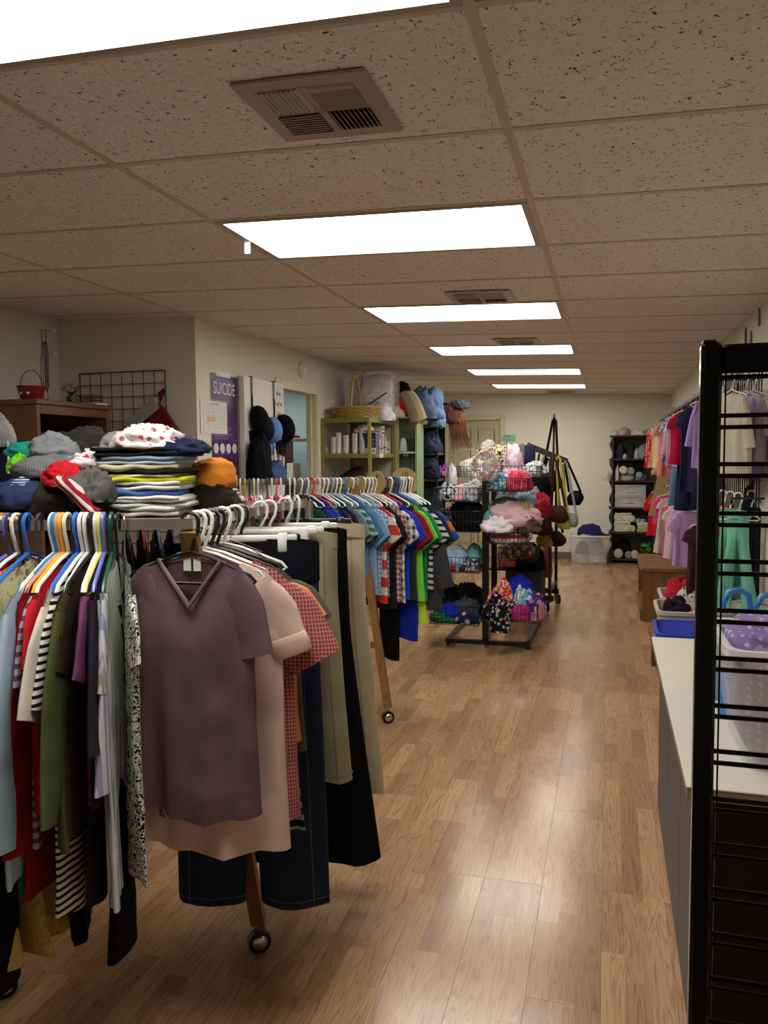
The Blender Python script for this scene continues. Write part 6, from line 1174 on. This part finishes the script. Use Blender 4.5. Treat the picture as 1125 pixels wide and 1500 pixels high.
for i, (dx, dy, c, n, h, pt) in enumerate(((-.12, .0, '#a82430', 'deep red', .30, None), (-.06, -.10, '#b8b8b0', 'white dotted', .24, 'dots'), (.08, -.06, '#b83058', 'magenta striped', .26, 'h'), (.10, .08, '#a82048', 'crimson', .36, None), (.02, .1, '#c89ca8', 'blush', .32, None))):
    heap('crumpled_garment', n+' garment in the farther white bin', 'garment', cloth(c, pt, '#303030' if pt == 'dots' else '#d898a8', .5), (.86+dx, 5.62+dy, .36), .11, .10, h, 366+i, 0, 'clothes in the farther white bin')
heap('mint_garment', 'mint green garment at the back of the bins by the post', 'garment', cloth('#7ca890'), (.96, 5.86, .55), .08, .08, .16, 372)
# ================================================================ COUNTER
kx, ky0, ky1, kz = .455, 1.93, 3.52, .74
ctr = empty('counter', (kx, ky0, 0), 'grey counter with a white laminate top on the right', 'counter'); M_lam = plain('laminate_white', '#cfccc0', .4); M_edge = plain('edge_tan', '#83705a', .5); M_char = wood('charcoal_panel', '#3c3c3e', '#47474a', .6, 2, .5)
cl_, cw_ = ky1-ky0, .60
MB().bbox((0, 0, kz-.004), (cw_, cl_, kz), .001).build('top_laminate', M_lam, ctr); MB().box((.002, .002, kz-.032), (cw_, cl_-.002, kz-.004)).build('top_edge', M_edge, ctr)
for k in range(3): MB().bbox((.035, .03+k*(cl_-.05)/3, .0), (.055, .03+(k+1)*(cl_-.05)/3-.004, kz-.032), .002).build('side_panel', M_char, ctr)
MB().bbox((.045, .012, 0), (cw_-.02, .03, kz-.032), .002).build('end_panel', plain('end_charcoal', '#0b0c0e', .6, 0, .2), ctr); MB().bbox((.028, .008, 0), (.045, .03, kz-.032), .003).build('corner_trim', plain('corner_trim', '#b8ada0', .4), ctr); MB().box((.056, cl_-.03, 0), (cw_-.02, cl_-.012, kz-.032)).build('end_panel', M_char, ctr); MB().box((cw_-.03, .03, 0), (cw_-.02, cl_-.03, kz-.032)).build('back_panel', M_char, ctr)
# clear bin on the counter
cbx = empty('clear_bin', (.775, 2.22, kz+.001), 'tall clear plastic bin of lilac cloth on the counter', 'bin'); M_cb = clear('bin_clear', (.85, .86, .87), .76, .2)
tote(cbx, .215, .20, .31, M_cb, clear('bin_rim', (.85, .86, .87), .3), .05, .78)
M_pf = cloth('#8474a4', 'dots', '#b4a8c8', .45)
MB().bbox((-.170, -.155, 0), (.170, .155, .285), .045).build('contents', cloth('#85798f', 'dots', '#aaa0b4', .45), cbx, (0, 0, .008), smooth='all')
heap('lilac_blanket', 'lilac spotted blanket piled above the clear bin', 'blanket', M_pf, (.76, 2.24, kz+.25), .17, .16, .13, 381, .3); heap('clear_bag', 'crinkled clear plastic bag with pink tissue on the clear bin', 'bag', film('crinkle_bag', .45), (.86, 2.15, kz+.31), .12, .12, .17, 382, 0, None, fold=.4)
heap('pink_tissue', 'dusty pink tissue inside the crinkled clear bag', 'tissue', cloth('#8c6c74'), (.86, 2.17, kz+.315), .08, .08, .09, 383); heap('white_bag', 'white cloth behind the clear bag at the right edge', 'cloth', cloth('#c8c8d0'), (.92, 2.50, kz+.20), .12, .10, .30, 384)
# blue broad hangers standing behind the bin
M_bh = plain('hanger_bright_blue', '#2f78c0', .35)
for i, (px, py, y) in enumerate(((1065, 862, 2.72), (1100, 868, 2.68))):
    p = ony(px, py, y); e = empty('moulded_hanger', (p.x+(.025 if i == 0 else .05), y, kz+.02), ['left','right'][i]+' bright blue moulded hanger sticking up behind the clear bin', 'hanger', 'bright blue moulded hangers', R(8)); top_ = p.z-kz-.02; s = -1 if i == 0 else -1
    pts = [(.0, 0, top_-.14), (.025, 0, top_-.11), (.048, 0, top_-.06), (.042, 0, top_-.02), (.012, 0, top_-.002), (-.02, 0, top_-.012), (-.036, 0, top_-.05), (-.034, 0, top_-.08)]
    MB().tube(pts, [.011, .011, .010, .010, .010, .010, .009, .007], 8).build('hook', M_bh, e, smooth=True)
    MB().prism([(-.09, 0), (-.088, .05), (-.035, top_-.15), (0, top_-.13), (.035, top_-.15), (.088, .05), (.09, 0), (.07, 0), (.02, top_-.20), (-.02, top_-.20), (-.07, 0)], -.008, .008, 1).build('arms', M_bh, e)
    for k in range(5): x = -.05+.025*k; MB().bbox((x-.004, -.004, .02), (x+.004, .004, top_-.17-abs(x)*.9), .002).build('rib', M_bh, e)
tag(MB().bbox((-.10, -.02, 0), (.10, .02, .2), .006).build('blue_folder', plain('folder_blue', '#8298a8', .5), None, (.70, 2.66, kz+.001), 0), 'pale blue grey box behind the clear bin', 'box'); q = onz(1058, 1048, kz); tag(MB().bbox((-.012, -.03, 0), (.012, .03, .15), .004).build('blue_clip_board', M_bh, None, (q.x+.012, q.y+.0, kz+.001), R(30)), 'bright blue flat object standing left of the clear bin', 'board')
tag(MB().prism([(0, 0), (.02, 0), (.02, .06), (.008, .10)], -.002, .002, 1).build('dark_tag', M_ink, None, (.515, 2.35, kz+.001)), 'small dark tag standing on the counter by the post', 'tag')
p = ony(1116, 905, 2.5); tag(MB().tube([(.03*math.cos(t), 0, .035*math.sin(t)) for t in [2*PI*k/20 for k in range(20)]], .0015, 5, True).build('wire_ring', M_black, None, (p.x, 2.5, p.z+.005)), 'thin dark wire ring above the clear bin at the right edge', 'ring')
# ================================================================ NEAR BLACK PANEL
ny = 1.03
xL, xR_ = at(1030, 1000, .97).x-.010, 1.02; ztop = at(1030, 507, .97).z
np_ = empty('slat_grid_stand', (xL, ny, 0), 'tall glossy black slat grid display panel nearest on the right', 'grid panel'); M_gloss = plain('gloss_black', '#040404', .2, 0, .25)
pw_ = .024
MB().bbox((0, -pw_/2, .0), (pw_, pw_/2, ztop), .004).build('post', M_gloss, np_); MB().bbox((xR_-xL-pw_, -pw_/2, 0), (xR_-xL, pw_/2, ztop), .004).build('post', M_gloss, np_)
MB().bbox((pw_, -pw_/2, ztop-.035), (xR_-xL-pw_, pw_/2, ztop-.003), .004).build('top_rail', M_gloss, np_); MB().bbox((.002, -pw_/2+.002, ztop), (pw_*.72, pw_/2-.002, ztop+.003), .001).build('post_cap', M_black, np_)
sw_ = MB().tube([(pw_, 0, 0), (xR_-xL-pw_, 0, 0)], .0031, 6).mesh('slat_wire', M_gloss)
pys = [544, 553]+[v for a, b in ((609, 626), (680, 697), (752, 769), (822, 840), (894, 911), (964, 981), (1034, 1050), (1101, 1118), (1171, 1187), (1237, 1254), (1303, 1319), (1369, 1384), (1434, 1449)) for v in (a, b)]
zs_ = [ony(1058, y, ny).z for y in pys]
z = zs_[-1]; stp_ = (zs_[-3]-zs_[-1])
while z-stp_ > .05: z -= stp_; zs_ += [z, z+.0145]
for z in zs_: link('slat_wire', sw_, np_, (0, 0, z))
for x in (pw_+.006, xR_-xL-pw_-.006): MB().tube([(x, .006, .02), (x, .006, ztop-.02)], .0012, 6).build('upright_wire', M_gloss, np_)
